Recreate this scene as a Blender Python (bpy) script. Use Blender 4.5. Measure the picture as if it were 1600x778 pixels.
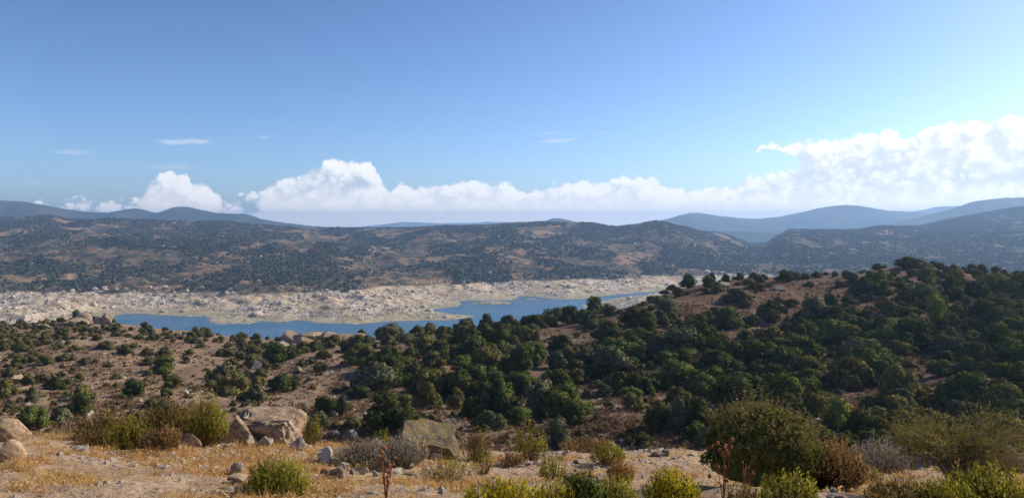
import bpy, math, random
import numpy as np
from mathutils import Vector

for o in list(bpy.data.objects):
    bpy.data.objects.remove(o, do_unlink=True)
scene = bpy.context.scene
COL = scene.collection
PI = math.pi

# ------------------------------------------------------------------ camera
# camera at the origin, looking along +Y, level; metres; HZ is the row of the
# true horizon and F the focal length in photo pixels (1600 wide)
F, CX, HZ = 1209.0, 800.0, 350.0
cam_d = bpy.data.cameras.new("camera")
cam = bpy.data.objects.new("camera", cam_d)
COL.objects.link(cam)
cam.location = (0, 0, 0)
cam.rotation_euler = (PI / 2, 0, 0)
cam_d.sensor_width = 36.0
cam_d.lens = 36.0 * F / 1600.0
cam_d.shift_y = -(389.0 - HZ) / 1600.0
cam_d.clip_start = 0.1
cam_d.clip_end = 120000
scene.camera = cam

# ------------------------------------------------------------------ sun, sky, exposure
SUN_AZ, SUN_EL = math.radians(66), math.radians(33)      # azimuth clockwise from the view direction
sd = bpy.data.lights.new("sun", 'SUN')
sd.energy = 4.5
sd.angle = math.radians(0.5)
sd.color = (1.0, 0.90, 0.76)
sun = bpy.data.objects.new("sun", sd)
COL.objects.link(sun)
sdir = Vector((math.sin(SUN_AZ) * math.cos(SUN_EL), math.cos(SUN_AZ) * math.cos(SUN_EL), math.sin(SUN_EL)))
sun.rotation_euler = sdir.to_track_quat('Z', 'Y').to_euler()
sun.location = sdir * 500

scene.view_settings.view_transform = 'Standard'
scene.view_settings.look = 'None'
scene.view_settings.exposure = 0.3
scene.view_settings.gamma = 1.0
scene.view_settings.use_curve_mapping = False
scene.render.engine = 'CYCLES'
cy = scene.cycles
cy.use_denoising = True
cy.max_bounces = 5
cy.diffuse_bounces = 3
cy.glossy_bounces = 2
cy.transmission_bounces = 3
cy.volume_bounces = 1
cy.transparent_max_bounces = 6
cy.use_adaptive_sampling = True
cy.adaptive_threshold = 0.015
cy.sample_clamp_indirect = 8


class NT:
    """small node-tree writer"""
    def __init__(s, tree):
        s.t = tree
        s.n = tree.nodes
        s.l = tree.links

    def node(s, kind, **kw):
        n = s.n.new(kind)
        for k, v in kw.items():
            setattr(n, k, v)
        return n

    def put(s, sock, v):
        if isinstance(v, bpy.types.NodeSocket):
            s.l.new(v, sock)
        elif v is not None:
            sock.default_value = v

    def math(s, op, a, b=None, c=None, clamp=False):
        n = s.node('ShaderNodeMath', operation=op, use_clamp=clamp)
        for i, v in enumerate((a, b, c)):
            if v is not None:
                s.put(n.inputs[i], v)
        return n.outputs[0]

    def mix(s, f, a, b, blend='MIX'):
        n = s.node('ShaderNodeMix', data_type='RGBA', blend_type=blend)
        s.put(n.inputs[0], f)
        s.put(n.inputs[6], col4(a))
        s.put(n.inputs[7], col4(b))
        return n.outputs[2]

    def ramp(s, v, a, b, lo=0.0, hi=1.0, smooth=True):
        n = s.node('ShaderNodeMapRange', interpolation_type='SMOOTHSTEP' if smooth else 'LINEAR')
        s.put(n.inputs[0], v)
        for i, q in enumerate((a, b, lo, hi)):
            s.put(n.inputs[1 + i], q)
        return n.outputs[0]

    def noise(s, vec, scale, detail=4, rough=0.55, dist=0.0, dims='3D'):
        n = s.node('ShaderNodeTexNoise', noise_dimensions=dims)
        s.put(n.inputs['Vector'], vec)
        n.inputs['Scale'].default_value = scale
        n.inputs['Detail'].default_value = detail
        n.inputs['Roughness'].default_value = rough
        n.inputs['Distortion'].default_value = dist
        return n.outputs[0]

    def voro(s, vec, scale, feature='F1', detail=0, rough=0.5, rnd=1.0):
        n = s.node('ShaderNodeTexVoronoi', feature=feature)
        s.put(n.inputs['Vector'], vec)
        n.inputs['Scale'].default_value = scale
        if 'Detail' in n.inputs:
            n.inputs['Detail'].default_value = detail
            n.inputs['Roughness'].default_value = rough
        n.inputs['Randomness'].default_value = rnd
        return n

    def comb(s, x, y, z=0.0):
        n = s.node('ShaderNodeCombineXYZ')
        for i, v in enumerate((x, y, z)):
            s.put(n.inputs[i], v)
        return n.outputs[0]


def col4(c):
    if isinstance(c, (tuple, list)) and len(c) == 3:
        return (c[0], c[1], c[2], 1.0)
    return c


def px_dir(px, py):
    """photo pixel -> (azimuth, elevation) of that part of the sky"""
    u, v = (px - CX) / F, (HZ - py) / F
    return math.atan(u), math.atan2(v, math.hypot(u, 1.0))


# ------------------------------------------------------------------ world: sky and clouds
world = bpy.data.worlds.new("World")
scene.world = world
world.use_nodes = True
W = NT(world.node_tree)
W.n.clear()
sky = W.node('ShaderNodeTexSky', sky_type='NISHITA')
sky.sun_disc = False
sky.sun_elevation = SUN_EL
sky.sun_rotation = SUN_AZ
sky.altitude = 300
sky.air_density = 0.7
sky.dust_density = 1.0
sky.ozone_density = 3.0
SKY_STRENGTH = 0.147
SKY_GAMMA = 1.3

# cumulus tops along the horizon, read off the photograph: (px, row of the cloud top, how dense 0..1)
TOPS = [(-20, 318, .15), (60, 312, .2), (130, 300, .22), (200, 305, .25), (222, 303, .4), (230, 288, .9), (245, 276, 1), (256, 262, 1), (268, 259, 1), (276, 272, 1), (284, 270, 1), (292, 266, 1), (302, 283, 1), (312, 281, 1), (324, 283, 1),
        (331, 296, .7), (342, 300, .35), (380, 297, .4), (400, 296, .42), (415, 288, .55), (435, 281, .7), (452, 275, .85), (468, 268, 1), (482, 262, 1), (494, 260, 1), (505, 250, 1), (515, 245, 1), (540, 247, 1), (562, 250, 1), (578, 248, 1),
        (590, 262, 1), (600, 284, 1), (611, 300, .9), (620, 284, .8), (634, 279, .9), (648, 289, .8), (690, 286, .85), (720, 281, .9), (750, 279, .95), (776, 282, .95), (800, 283, .9), (814, 294, .75), (832, 296, .7), (856, 287, .85), (880, 284, .9),
        (905, 280, .95), (940, 283, .9), (968, 276, 1), (1000, 275, 1), (1030, 277, 1), (1044, 288, .9), (1080, 294, .8), (1110, 290, .85), (1150, 288, .9), (1168, 276, .95), (1178, 240, 1), (1188, 222, 1), (1200, 220, 1), (1225, 222, 1), (1250, 214, 1),
        (1290, 212, 1), (1330, 206, 1), (1368, 208, 1), (1382, 199, 1), (1396, 196, 1), (1412, 212, 1), (1430, 206, 1), (1446, 193, 1), (1480, 190, 1), (1515, 183, 1), (1560, 182, 1), (1600, 180, 1), (1640, 186, 1)]
WISPS = [(288, 222, 58, 6, .75), (118, 237, 42, 6, .5), (873, 220, 36, 4, .75), (862, 209, 26, 3, .4), (412, 214, 14, 4, .5), (275, 261, 52, 6, .45),
         (50, 287, 26, 9, .4), (945, 206, 14, 3, .3), (1125, 242, 6, 3, .3), (368, 217, 10, 3, .3)]

cg = bpy.data.node_groups.new("cloud_field", 'ShaderNodeTree')
cg.interface.new_socket("az", in_out='INPUT', socket_type='NodeSocketFloat')
cg.interface.new_socket("el", in_out='INPUT', socket_type='NodeSocketFloat')
cg.interface.new_socket("d", in_out='OUTPUT', socket_type='NodeSocketFloat')
cg.interface.new_socket("billow", in_out='OUTPUT', socket_type='NodeSocketFloat')
G = NT(cg)
gi, go = G.node('NodeGroupInput'), G.node('NodeGroupOutput')
az, el = gi.outputs[0], gi.outputs[1]
A_LO, A_HI, E_MAX = -0.62, 0.62, 0.16
t01 = G.math('DIVIDE', G.math('SUBTRACT', az, A_LO), A_HI - A_LO, clamp=True)


def lut(values):
    n = G.node('ShaderNodeFloatCurve')
    c = n.mapping.curves[0]
    pts = sorted(values)
    c.points[0].location = pts[0]
    c.points[1].location = pts[-1]
    for q in pts[1:-1]:
        c.points.new(*q)
    for q in c.points:
        q.handle_type = 'VECTOR'
    n.mapping.update()
    G.put(n.inputs['Value'], t01)
    return n.outputs[0]


vals = [((px_dir(a_, b_)[0] - A_LO) / (A_HI - A_LO), px_dir(a_, b_)[1] / E_MAX, c_) for a_, b_, c_ in TOPS]
vals = [v for v in vals if 0 < v[0] < 1]
top_c = lut([(0.0, vals[0][1])] + [(v[0], v[1]) for v in vals] + [(1.0, vals[-1][1])])
den_c = lut([(0.0, vals[0][2])] + [(v[0], min(1, .12 + .95 * v[2])) for v in vals] + [(1.0, vals[-1][2])])
# the same belt of cumulus goes on all round the horizon
out_view = G.ramp(G.math('ABSOLUTE', az), 0.60, 0.70)
belt = G.noise(G.comb(G.math('MULTIPLY', az, 2.2), 3.3), 1.6, 3, 0.5, 0.0, '2D')
top_a = G.math('MULTIPLY', top_c, E_MAX)
top_a = G.math('ADD', G.math('MULTIPLY', top_a, G.math('SUBTRACT', 1.0, out_view)), G.math('MULTIPLY', G.math('MULTIPLY', belt, 0.19), out_view))
den = G.math('MAXIMUM', den_c, out_view)
edge = G.math('MULTIPLY', G.math('SUBTRACT', top_a, el), F / 14.0)
# clear sky under the overhanging tongue of cloud
o_a, o_e = px_dir(1172, 257)
qx = G.math('MULTIPLY', G.math('SUBTRACT', az, o_a), F / 54)
qy = G.math('MULTIPLY', G.math('SUBTRACT', el, o_e), F / 16)
hole = G.math('SUBTRACT', G.math('ADD', G.math('MULTIPLY', qx, qx), G.math('MULTIPLY', qy, qy)), 1.0)
edge = G.math('MINIMUM', edge, G.math('MULTIPLY', hole, 0.45))
best = G.math('SUBTRACT', G.math('MINIMUM', edge, den), G.math('MULTIPLY', G.math('SUBTRACT', 1.0, den), 0.40))
best = G.math('ADD', best, G.math('MULTIPLY', G.ramp(el, 0.0, 0.05, 1.0, 0.0, False), 0.42))
best = G.math('MAXIMUM', best, -2.0)
p = G.comb(az, G.math('MULTIPLY', el, 1.15), 0.7)
n1 = G.noise(p, 26, 6, 0.62, 0.0, '2D')
vb = G.voro(p, 52, 'F1', 3, 0.62)
vb.voronoi_dimensions = '2D'
bill = G.math('SUBTRACT', 0.55, vb.outputs[0])
d = G.math('ADD', best, G.math('MULTIPLY', G.math('SUBTRACT', n1, 0.5), 1.05))
d = G.math('ADD', d, G.math('MULTIPLY', bill, 0.62))
G.l.new(d, go.inputs[0])
G.l.new(G.math('ADD', G.math('MULTIPLY', bill, 0.9), G.math('MULTIPLY', G.math('SUBTRACT', n1, 0.5), 1.2)), go.inputs[1])

tc = W.node('ShaderNodeTexCoord')
sx = W.node('ShaderNodeSeparateXYZ')
W.l.new(tc.outputs['Generated'], sx.inputs[0])
waz = W.math('ARCTAN2', sx.outputs[0], sx.outputs[1])
wel = W.math('ARCSINE', sx.outputs[2])


def field(daz, dele):
    g = W.node('ShaderNodeGroup')
    g.node_tree = cg
    W.put(g.inputs[0], W.math('ADD', waz, daz))
    W.put(g.inputs[1], W.math('ADD', wel, dele))
    return g.outputs[0], g.outputs[1]


d0, b0 = field(0.0, 0.0)
d1, b1 = field(0.013, 0.012)
alpha = W.ramp(d0, -0.10, 0.36)
lit = W.math('ADD', W.math('MULTIPLY', W.math('SUBTRACT', d0, d1), 0.7), W.math('SUBTRACT', W.math('MULTIPLY', b0, 0.75), 0.12))
lit = W.ramp(lit, -1.0, 0.55)
# cloud sun and shade are painted into its colour, brighter on the sunward side
sunny = W.ramp(waz, -0.65, 0.75)
c_shade = W.mix(sunny, (3.1, 3.6, 4.3), (4.7, 5.0, 5.4))
c_lit = W.mix(sunny, (6.6, 6.5, 6.4), (7.2, 7.1, 6.9))
ccol = W.mix(lit, c_shade, c_lit)
ccol = W.mix(W.ramp(wel, 0.0, 0.055, 0.85, 0.0), ccol, (11.5, 10.0, 8.0))  # low clouds painted brighter and warmer, to offset the blue haze before them
# the photograph's contrasty sky: one gamma over the whole dome
gm = W.node('ShaderNodeGamma')
W.l.new(W.mix(1.0, sky.outputs[0], (0.14, 0.14, 0.14), 'MULTIPLY'), gm.inputs[0])
gm.inputs[1].default_value = SKY_GAMMA
skycol = W.mix(1.0, gm.outputs[0], (7.1, 7.1, 7.1), 'MULTIPLY')
fade = 0.97
withc = W.mix(W.math('MULTIPLY', alpha, fade), skycol, ccol)
wa = None
for (bx, by, rx, ry, wt) in WISPS:
    a0, e0 = px_dir(bx, by)
    c = math.cos(a0)
    dx = W.math('MULTIPLY', W.math('SUBTRACT', waz, a0), F / rx / (c * c))
    dy = W.math('MULTIPLY', W.math('SUBTRACT', W.math('SUBTRACT', wel, e0), W.math('MULTIPLY', W.math('SUBTRACT', waz, a0), 0.05)), F / ry / c)
    r2 = W.math('ADD', W.math('MULTIPLY', dx, dx), W.math('MULTIPLY', dy, dy))
    v = W.math('MULTIPLY', W.math('SUBTRACT', 1.0, r2), wt * 0.8)
    wa = v if wa is None else W.math('MAXIMUM', wa, v)
wn = W.noise(W.comb(W.math('MULTIPLY', waz, 40.0), W.math('MULTIPLY', wel, 260.0), 1.0), 1.0, 4, 0.6, 0.0, '2D')
wal = W.math('MULTIPLY', W.ramp(W.math('ADD', wa, W.math('MULTIPLY', W.math('SUBTRACT', wn, 0.5), 1.1)), 0.0, 0.9), 0.6)
withc = W.mix(wal, withc, (4.9, 5.2, 5.6))
bg = W.node('ShaderNodeBackground')
W.l.new(withc, bg.inputs[0])
bg.inputs[1].default_value = SKY_STRENGTH
wo = W.node('ShaderNodeOutputWorld')
W.l.new(bg.outputs[0], wo.inputs[0])
world.cycles.sampling_method = 'MANUAL'
world.cycles.sample_map_resolution = 512

# ------------------------------------------------------------------ numeric helpers
def _hash(ix, iy, seed):
    h = (ix.astype(np.int64) * 374761393 + iy.astype(np.int64) * 668265263 + seed * 1442695041) & 0xFFFFFFFF
    h = ((h ^ (h >> 13)) * 1274126177) & 0xFFFFFFFF
    h = (h ^ (h >> 16)) & 0xFFFF
    return h / 65536.0


def gnoise(x, y, seed=0):
    """2-D gradient noise, about -0.7 .. 0.7"""
    x0, y0 = np.floor(x), np.floor(y)
    fx, fy = x - x0, y - y0
    ux = fx * fx * fx * (fx * (fx * 6 - 15) + 10)
    uy = fy * fy * fy * (fy * (fy * 6 - 15) + 10)

    def g(ix, iy, dx, dy):
        a = _hash(ix, iy, seed) * 2 * PI
        return np.cos(a) * dx + np.sin(a) * dy
    a = g(x0, y0, fx, fy)
    b = g(x0 + 1, y0, fx - 1, fy)
    c = g(x0, y0 + 1, fx, fy - 1)
    d = g(x0 + 1, y0 + 1, fx - 1, fy - 1)
    return (a + (b - a) * ux) * (1 - uy) + (c + (d - c) * ux) * uy


def fbm(x, y, octaves=4, seed=0, gain=0.5):
    s, amp = 0.0, 1.0
    for k in range(octaves):
        s = s + amp * gnoise(x * 2 ** k + 17.3 * k, y * 2 ** k - 9.1 * k, seed + k)
        amp *= gain
    return s


def ridged(x, y, octaves=4, seed=0):
    s, amp = 0.0, 1.0
    for k in range(octaves):
        s = s + amp * (0.5 - np.abs(gnoise(x * 2 ** k, y * 2 ** k, seed + k)) * 1.6)
        amp *= 0.5
    return s


def sstep(x, a, b):
    t = np.clip((x - a) / (b - a), 0, 1)
    return t * t * (3 - 2 * t)


def pchip(Yk, Zk, Y):
    """monotone cubic through N knots, one curve per point: Yk, Zk (N, M), Y (M,)"""
    h = np.diff(Yk, axis=0)
    d = np.diff(Zk, axis=0) / h
    m = np.zeros_like(Zk)
    same = d[:-1] * d[1:] > 0
    with np.errstate(divide='ignore', invalid='ignore'):
        hm = 2 * d[:-1] * d[1:] / (d[:-1] + d[1:])
    m[1:-1] = np.where(same, hm, 0)
    m[0], m[-1] = d[0], d[-1]
    i = np.clip((Y[None, :] >= Yk).sum(0) - 1, 0, len(Yk) - 2)
    j = np.arange(len(Y))
    y0, hh = Yk[i, j], h[i, j]
    t = np.clip((Y - y0) / hh, 0, 1)
    t2, t3 = t * t, t * t * t
    return ((2 * t3 - 3 * t2 + 1) * Zk[i, j] + (t3 - 2 * t2 + t) * hh * m[i, j]
            + (-2 * t3 + 3 * t2) * Zk[i + 1, j] + (t3 - t2) * hh * m[i + 1, j])


def curve(tab, px):
    """smooth curve through a table of (px, value)"""
    t = np.array(tab, float)
    Yk = np.repeat(t[:, :1], px.size, 1)
    Zk = np.repeat(t[:, 1:2], px.size, 1)
    return pchip(Yk, Zk, np.clip(px.ravel(), t[0, 0], t[-1, 0])).reshape(px.shape)


def mesh_np(name, V, polys, smooth=False):
    """polys: list of (n, k) int arrays"""
    me = bpy.data.meshes.new(name)
    V = np.asarray(V, np.float32)
    me.vertices.add(len(V))
    me.vertices.foreach_set('co', V.ravel())
    polys = [np.asarray(p, np.int32) for p in polys if len(p)]
    nl = sum(p.size for p in polys)
    npoly = sum(len(p) for p in polys)
    me.loops.add(nl)
    me.loops.foreach_set('vertex_index', np.concatenate([p.ravel() for p in polys]))
    me.polygons.add(npoly)
    tot = np.concatenate([np.full(len(p), p.shape[1], np.int32) for p in polys])
    st = np.concatenate([[0], np.cumsum(tot)[:-1]]).astype(np.int32)
    me.polygons.foreach_set('loop_start', st)
    me.polygons.foreach_set('loop_total', tot)
    if smooth:
        me.polygons.foreach_set('use_smooth', np.ones(npoly, bool))
    me.update(calc_edges=True)
    me.validate()
    return me


def grid_faces(nr, nc):
    i = np.arange(nr * nc).reshape(nr, nc)
    return np.stack([i[:-1, :-1], i[:-1, 1:], i[1:, 1:], i[1:, :-1]], -1).reshape(-1, 4)


def link(name, me, material=None, parent=None, **props):
    o = bpy.data.objects.new(name, me)
    COL.objects.link(o)
    if material is not None and me is not None:
        if not me.materials:
            me.materials.append(material)
    if parent is not None:
        o.parent = parent
    for k, v in props.items():
        o[k] = v
    return o


def new_mat(name):
    m = bpy.data.materials.new(name)
    m.use_nodes = True
    t = NT(m.node_tree)
    t.n.clear()
    out = t.node('ShaderNodeOutputMaterial')
    return m, t, out


def principled(t, out, base, rough=0.9, spec=0.2, normal=None):
    b = t.node('ShaderNodeBsdfPrincipled')
    t.put(b.inputs['Base Color'], col4(base))
    t.put(b.inputs['Roughness'], rough)
    b.inputs['Specular IOR Level'].default_value = spec
    if normal is not None:
        t.l.new(normal, b.inputs['Normal'])
    t.l.new(b.outputs[0], out.inputs[0])
    return b


def bump(t, h, strength, dist):
    n = t.node('ShaderNodeBump')
    n.inputs['Strength'].default_value = strength
    n.inputs['Distance'].default_value = dist
    t.l.new(h, n.inputs['Height'])
    return n.outputs[0]


# ------------------------------------------------------------------ near ground: knoll, valley, ridge and hill down to the lake
LAKE = -95.0
FULL = -80.0            # old high-water mark
C = [-900, 0, 200, 400, 600, 800, 1000, 1200, 1400, 1600, 2500]


def tab(vals, cols=C):
    return list(zip(cols, vals))


EDGE = tab([690, 686, 694, 692, 706, 712, 706, 716, 738, 722, 700])
EDGE_Y = tab([15, 15, 16, 16.5, 16.5, 17, 17, 17, 17, 17, 17])
HOLLOW = tab([700, 700, 706, 706, 716, 722, 716, 724, 745, 735, 715])       # Y = 32
VALLEY = tab([668, 664, 668, 672, 690, 700, 692, 696, 706, 716, 690])
VALLEY_Y = tab([62, 62, 62, 62, 60, 60, 62, 62, 62, 58, 58])
MID = tab([598, 598, 600, 604, 608, 614, 600, 588, 576, 572, 560])
MID_Y = tab([115, 115, 115, 115, 108, 104, 108, 110, 110, 105, 105])
CREST = [(-900, 500), (-300, 506), (0, 511), (60, 507), (110, 503), (160, 505), (220, 514), (300, 524), (380, 532), (430, 534), (490, 523), (545, 526),
         (600, 533), (660, 530), (720, 522), (800, 516), (850, 509), (900, 502), (950, 490), (1000, 474), (1050, 459), (1100, 447), (1150, 441), (1220, 437),
         (1300, 431), (1360, 424), (1420, 415), (1480, 421), (1540, 428), (1600, 430), (1800, 420), (2500, 410)]
CREST_Y = [(-900, 230), (0, 215), (100, 210), (250, 200), (420, 185), (500, 180), (620, 172), (760, 168), (900, 175), (1000, 182), (1150, 195), (1400, 205), (1600, 205), (2500, 210)]


def zpy(py, Y):
    return -(py - HZ) / F * Y


def near_z(X, Y):
    sh = X.shape
    X, Y = X.ravel(), Y.ravel()
    px = np.clip(CX + F * X / np.maximum(Y, 4.0), -900, 2500)
    one = np.ones_like(px)
    eY, vY, mY, cY = curve(EDGE_Y, px), curve(VALLEY_Y, px), curve(MID_Y, px), curve(CREST_Y, px)
    e, h, v, m, c = curve(EDGE, px), curve(HOLLOW, px), curve(VALLEY, px), curve(MID, px), curve(CREST, px)
    ze = zpy(e, eY)
    Yk = np.stack([-40 * one, 3 * one, 8 * one, 12 * one, eY, 32 * one, vY, mY, cY, cY + 70, cY + 230, cY + 420])
    zc = zpy(c, cY)
    Zk = np.stack([-1.4 * one, -1.75 * one, zpy(779, 8.0) * one, 0.5 * (zpy(779, 8.0) + ze), ze, zpy(h, 32.0), zpy(v, vY), zpy(m, mY), zc,
                   zc - 0.20 * 70, np.minimum(zc - 65, LAKE - 2), LAKE - 12 * one])
    z = pchip(Yk, Zk, Y)
    # relief: gullies and lumps on the far slopes, small lumps on the knoll
    k = sstep(Y, 28, 75)
    crest_k = 1 - 0.75 * np.exp(-((Y - cY) / 18.0) ** 2)
    z = z + k * crest_k * (2.2 * fbm(X / 38, Y / 38, 4, 3) + 0.9 * ridged(X / 21, Y / 26, 3, 9) - 0.35)
    z = z + (1 - k) * (0.16 * fbm(X / 1.7, Y / 1.7, 4, 21) + 0.10 * fbm(X / 5, Y / 5, 2, 5)) * sstep(Y, 3, 8)
    z = z + k * 0.25 * fbm(X / 4, Y / 4, 3, 31)
    return z.reshape(sh)


def fan_grid(u, Y, apex):
    U, YY = np.meshgrid(u, Y)
    return U * (YY + apex), YY


u = np.linspace(-1.05, 1.05, 640)
rows = np.concatenate([np.linspace(-8, 5.5, 14, endpoint=False), np.geomspace(5.5, 30, 190, endpoint=False), np.geomspace(30, 240, 290, endpoint=False), np.linspace(240, 610, 50)])
GX, GY = fan_grid(u, rows, 9.0)
GZ = near_z(GX, GY)


def ground_at(px, py, y0=6.0, y1=260.0):
    """first place where the sight line through a photo pixel meets the near ground"""
    Y = np.geomspace(y0, y1, 900)
    X = (px - CX) / F * Y
    z = near_z(X, Y)
    rowpy = HZ - F * z / Y
    hit = np.nonzero(rowpy <= py)[0]
    i = hit[0] if len(hit) else int(np.argmin(rowpy))
    return np.array([X[i], Y[i], z[i]])


def fg(px, py):
    """a place on the knoll in front"""
    e = float(curve(EDGE_Y, np.array([float(px)]))[0])
    return ground_at(px, py, 5.5, e + 1.2)


# ------------------------------------------------------------------ far shore, hills beyond the lake
def lk(px, py):
    Y = -LAKE * F / (py - HZ)
    return ((px - CX) / F * Y, Y)


LAKE_EDGE = [(-1400, 545), (-200, 540), (60, 530), (150, 512), (186, 490), (225, 489.5), (262, 493), (318, 494.5), (330, 497), (324, 502), (348, 506.5), (388, 506), (396, 501.5),
             (432, 503), (470, 500.5), (500, 504.5), (556, 506), (600, 502.5), (650, 501), (692, 499.5), (722, 498), (740, 494), (702, 490), (668, 485.5), (682, 482), (712, 479),
             (722, 475), (716, 470.5), (738, 470), (800, 468.5), (812, 462), (840, 463), (868, 468), (906, 467.5), (950, 461.5), (990, 457.5), (1022, 454.5), (1080, 451.5), (1140, 450),
             (1120, 453), (1030, 459), (985, 463), (940, 470), (908, 479), (930, 486), (960, 490), (1000, 505), (1040, 560), (1040, 640), (-1400, 640)]
LP = np.array([lk(*q) for q in LAKE_EDGE])


def lake_sd(X, Y):
    """metres from the shoreline, negative over water"""
    sh = X.shape
    X, Y = X.ravel(), Y.ravel()
    best = np.full(X.shape, 1e9)
    inside = np.zeros(X.shape, bool)
    n = len(LP)
    for i in range(n):
        (x0, y0), (x1, y1) = LP[i], LP[(i + 1) % n]
        dx, dy = x1 - x0, y1 - y0
        t = np.clip(((X - x0) * dx + (Y - y0) * dy) / (dx * dx + dy * dy + 1e-9), 0, 1)
        best = np.minimum(best, np.hypot(X - x0 - t * dx, Y - y0 - t * dy))
        c = ((y0 > Y) != (y1 > Y))
        with np.errstate(divide='ignore', invalid='ignore'):
            xi = x0 + (Y - y0) * dx / (dy if dy != 0 else 1e-9)
        inside ^= c & (X < xi)
    return np.where(inside, -best, best).reshape(sh)


BAND = [(-1400, 458), (0, 458), (150, 456), (300, 456), (420, 458), (500, 456), (560, 450), (640, 446), (720, 443), (800, 440), (900, 437), (1000, 433), (1060, 430), (1150, 428), (1300, 430), (1600, 430), (3000, 430)]
SKYL = [(-1400, 330), (-400, 335), (0, 341), (50, 340), (78, 337), (105, 344), (200, 346), (300, 349), (345, 348), (400, 353), (500, 358), (560, 358), (640, 357), (700, 355), (760, 353),
        (800, 349), (870, 347), (925, 350), (962, 355), (1000, 351), (1030, 347), (1062, 353), (1100, 363), (1140, 370), (1176, 381), (1196, 380), (1216, 368), (1240, 359), (1300, 360), (1335, 361),
        (1380, 355), (1420, 355), (1480, 344), (1540, 334), (1600, 325), (1800, 316), (3000, 300)]
SKYL_Y = [(-1400, 2700), (0, 2600), (300, 2500), (560, 2400), (800, 2200), (1000, 2100), (1080, 2250), (1180, 2700), (1240, 2350), (1400, 2500), (1600, 2800), (3000, 3000)]


def far_z(X, Y):
    sh = X.shape
    X, Y = X.ravel(), Y.ravel()
    px = np.clip(CX + F * X / Y, -1400, 3000)
    one = np.ones_like(px)
    bpy_, s, sY = curve(BAND, px), curve(SKYL, px), curve(SKYL_Y, px)
    bY = -FULL * F / (bpy_ - HZ)
    zs = zpy(s, sY)
    Yk = np.stack([560 * one, bY - 40, bY + 20, 0.62 * bY + 0.38 * sY, 0.3 * bY + 0.7 * sY, sY, sY * 1.2, sY * 1.6, 7000 * one, 45000 * one])
    Zk = np.stack([LAKE + 7 * one, LAKE + 9 * one, FULL + 3 * one, FULL + 0.40 * (zs - FULL), FULL + 0.72 * (zs - FULL), zs, zs - 45, zs - 120, -170 * one, -170 * one])
    P = pchip(Yk, Zk, Y)
    k = sstep(Y, bY + 0, bY + 320) * (1 - sstep(Y, 4200, 6500))
    ck = 1 - 0.8 * np.exp(-((Y - sY) / 260.0) ** 2)
    P = P + k * ck * (24 * fbm(X / 420, Y / 420, 3, 51) + 19 * (ridged(X / 190, Y / 150, 4, 61) - 0.35))
    P = P + k * (1.5 + 2.0 * ck) * fbm(X / 45, Y / 38, 3, 71)
    # bare drawdown belt: knobs and slabs of rock
    belt = sstep(Y, 640, 720) * (1 - sstep(Y, bY + 80, bY + 260))
    P = P + belt * (6.0 * fbm(X / 55, Y / 42, 3, 81) + 4.2 * (ridged(X / 24, Y / 16, 3, 91) - 0.3) + 1.9 * (ridged(X / 11, Y / 9, 2, 95) - 0.3))
    sdist = np.full(X.shape, 999.0)
    nb = Y < 1300
    sdist[nb] = lake_sd(X[nb], Y[nb])
    sdist = sdist + 7 * fbm(X / 30, Y / 30, 3, 15)
    isl = np.zeros_like(X)
    for (ix, iy, rx, ry, hh) in ISLETS:
        cx, cyy = lk(ix, iy)
        isl = np.maximum(isl, hh * (1 - np.hypot((X - cx) / rx, (Y - cyy) / ry)) + 0.9 * fbm(X / 9, Y / 9, 3, 4))
    land = LAKE + 0.4 + (np.maximum(P, LAKE + 1.5) - LAKE) * sstep(sdist, 2, 75) + 0.012 * np.clip(sdist, 0, 60)
    water = LAKE - np.minimum(9, 0.10 * np.abs(sdist) + 0.3)
    z = np.where(sdist > 0, land, water)
    z = np.where((sdist < 8) & (isl > 0.3), np.maximum(z, LAKE + isl), z)
    return z.reshape(sh)


def scrub_density(X, Y):
    px = CX + F * X / Y
    return (1.7 * fbm(X / 130, Y / 230, 4, 101) + 0.1 + 0.28 * sstep(Y, 1900, 2500) + 0.10 * sstep(px, 500, 1150) + 0.36 * sstep(px, 1190, 1260))


ISLETS = [(770, 474.5, 27, 12, 3.5), (824, 467.5, 5, 5, 2.0), (832, 467.2, 4, 4, 1.6), (372, 503, 22, 9, 2.5)]

uf = np.linspace(-1.25, 1.35, 900)
rf = np.concatenate([np.geomspace(560, 700, 26, endpoint=False), np.geomspace(700, 1250, 190, endpoint=False), np.geomspace(1250, 3200, 190, endpoint=False), np.geomspace(3200, 11500, 34)])
FX, FY = fan_grid(uf, rf, 0.0)
FZ = far_z(FX, FY)

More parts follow.
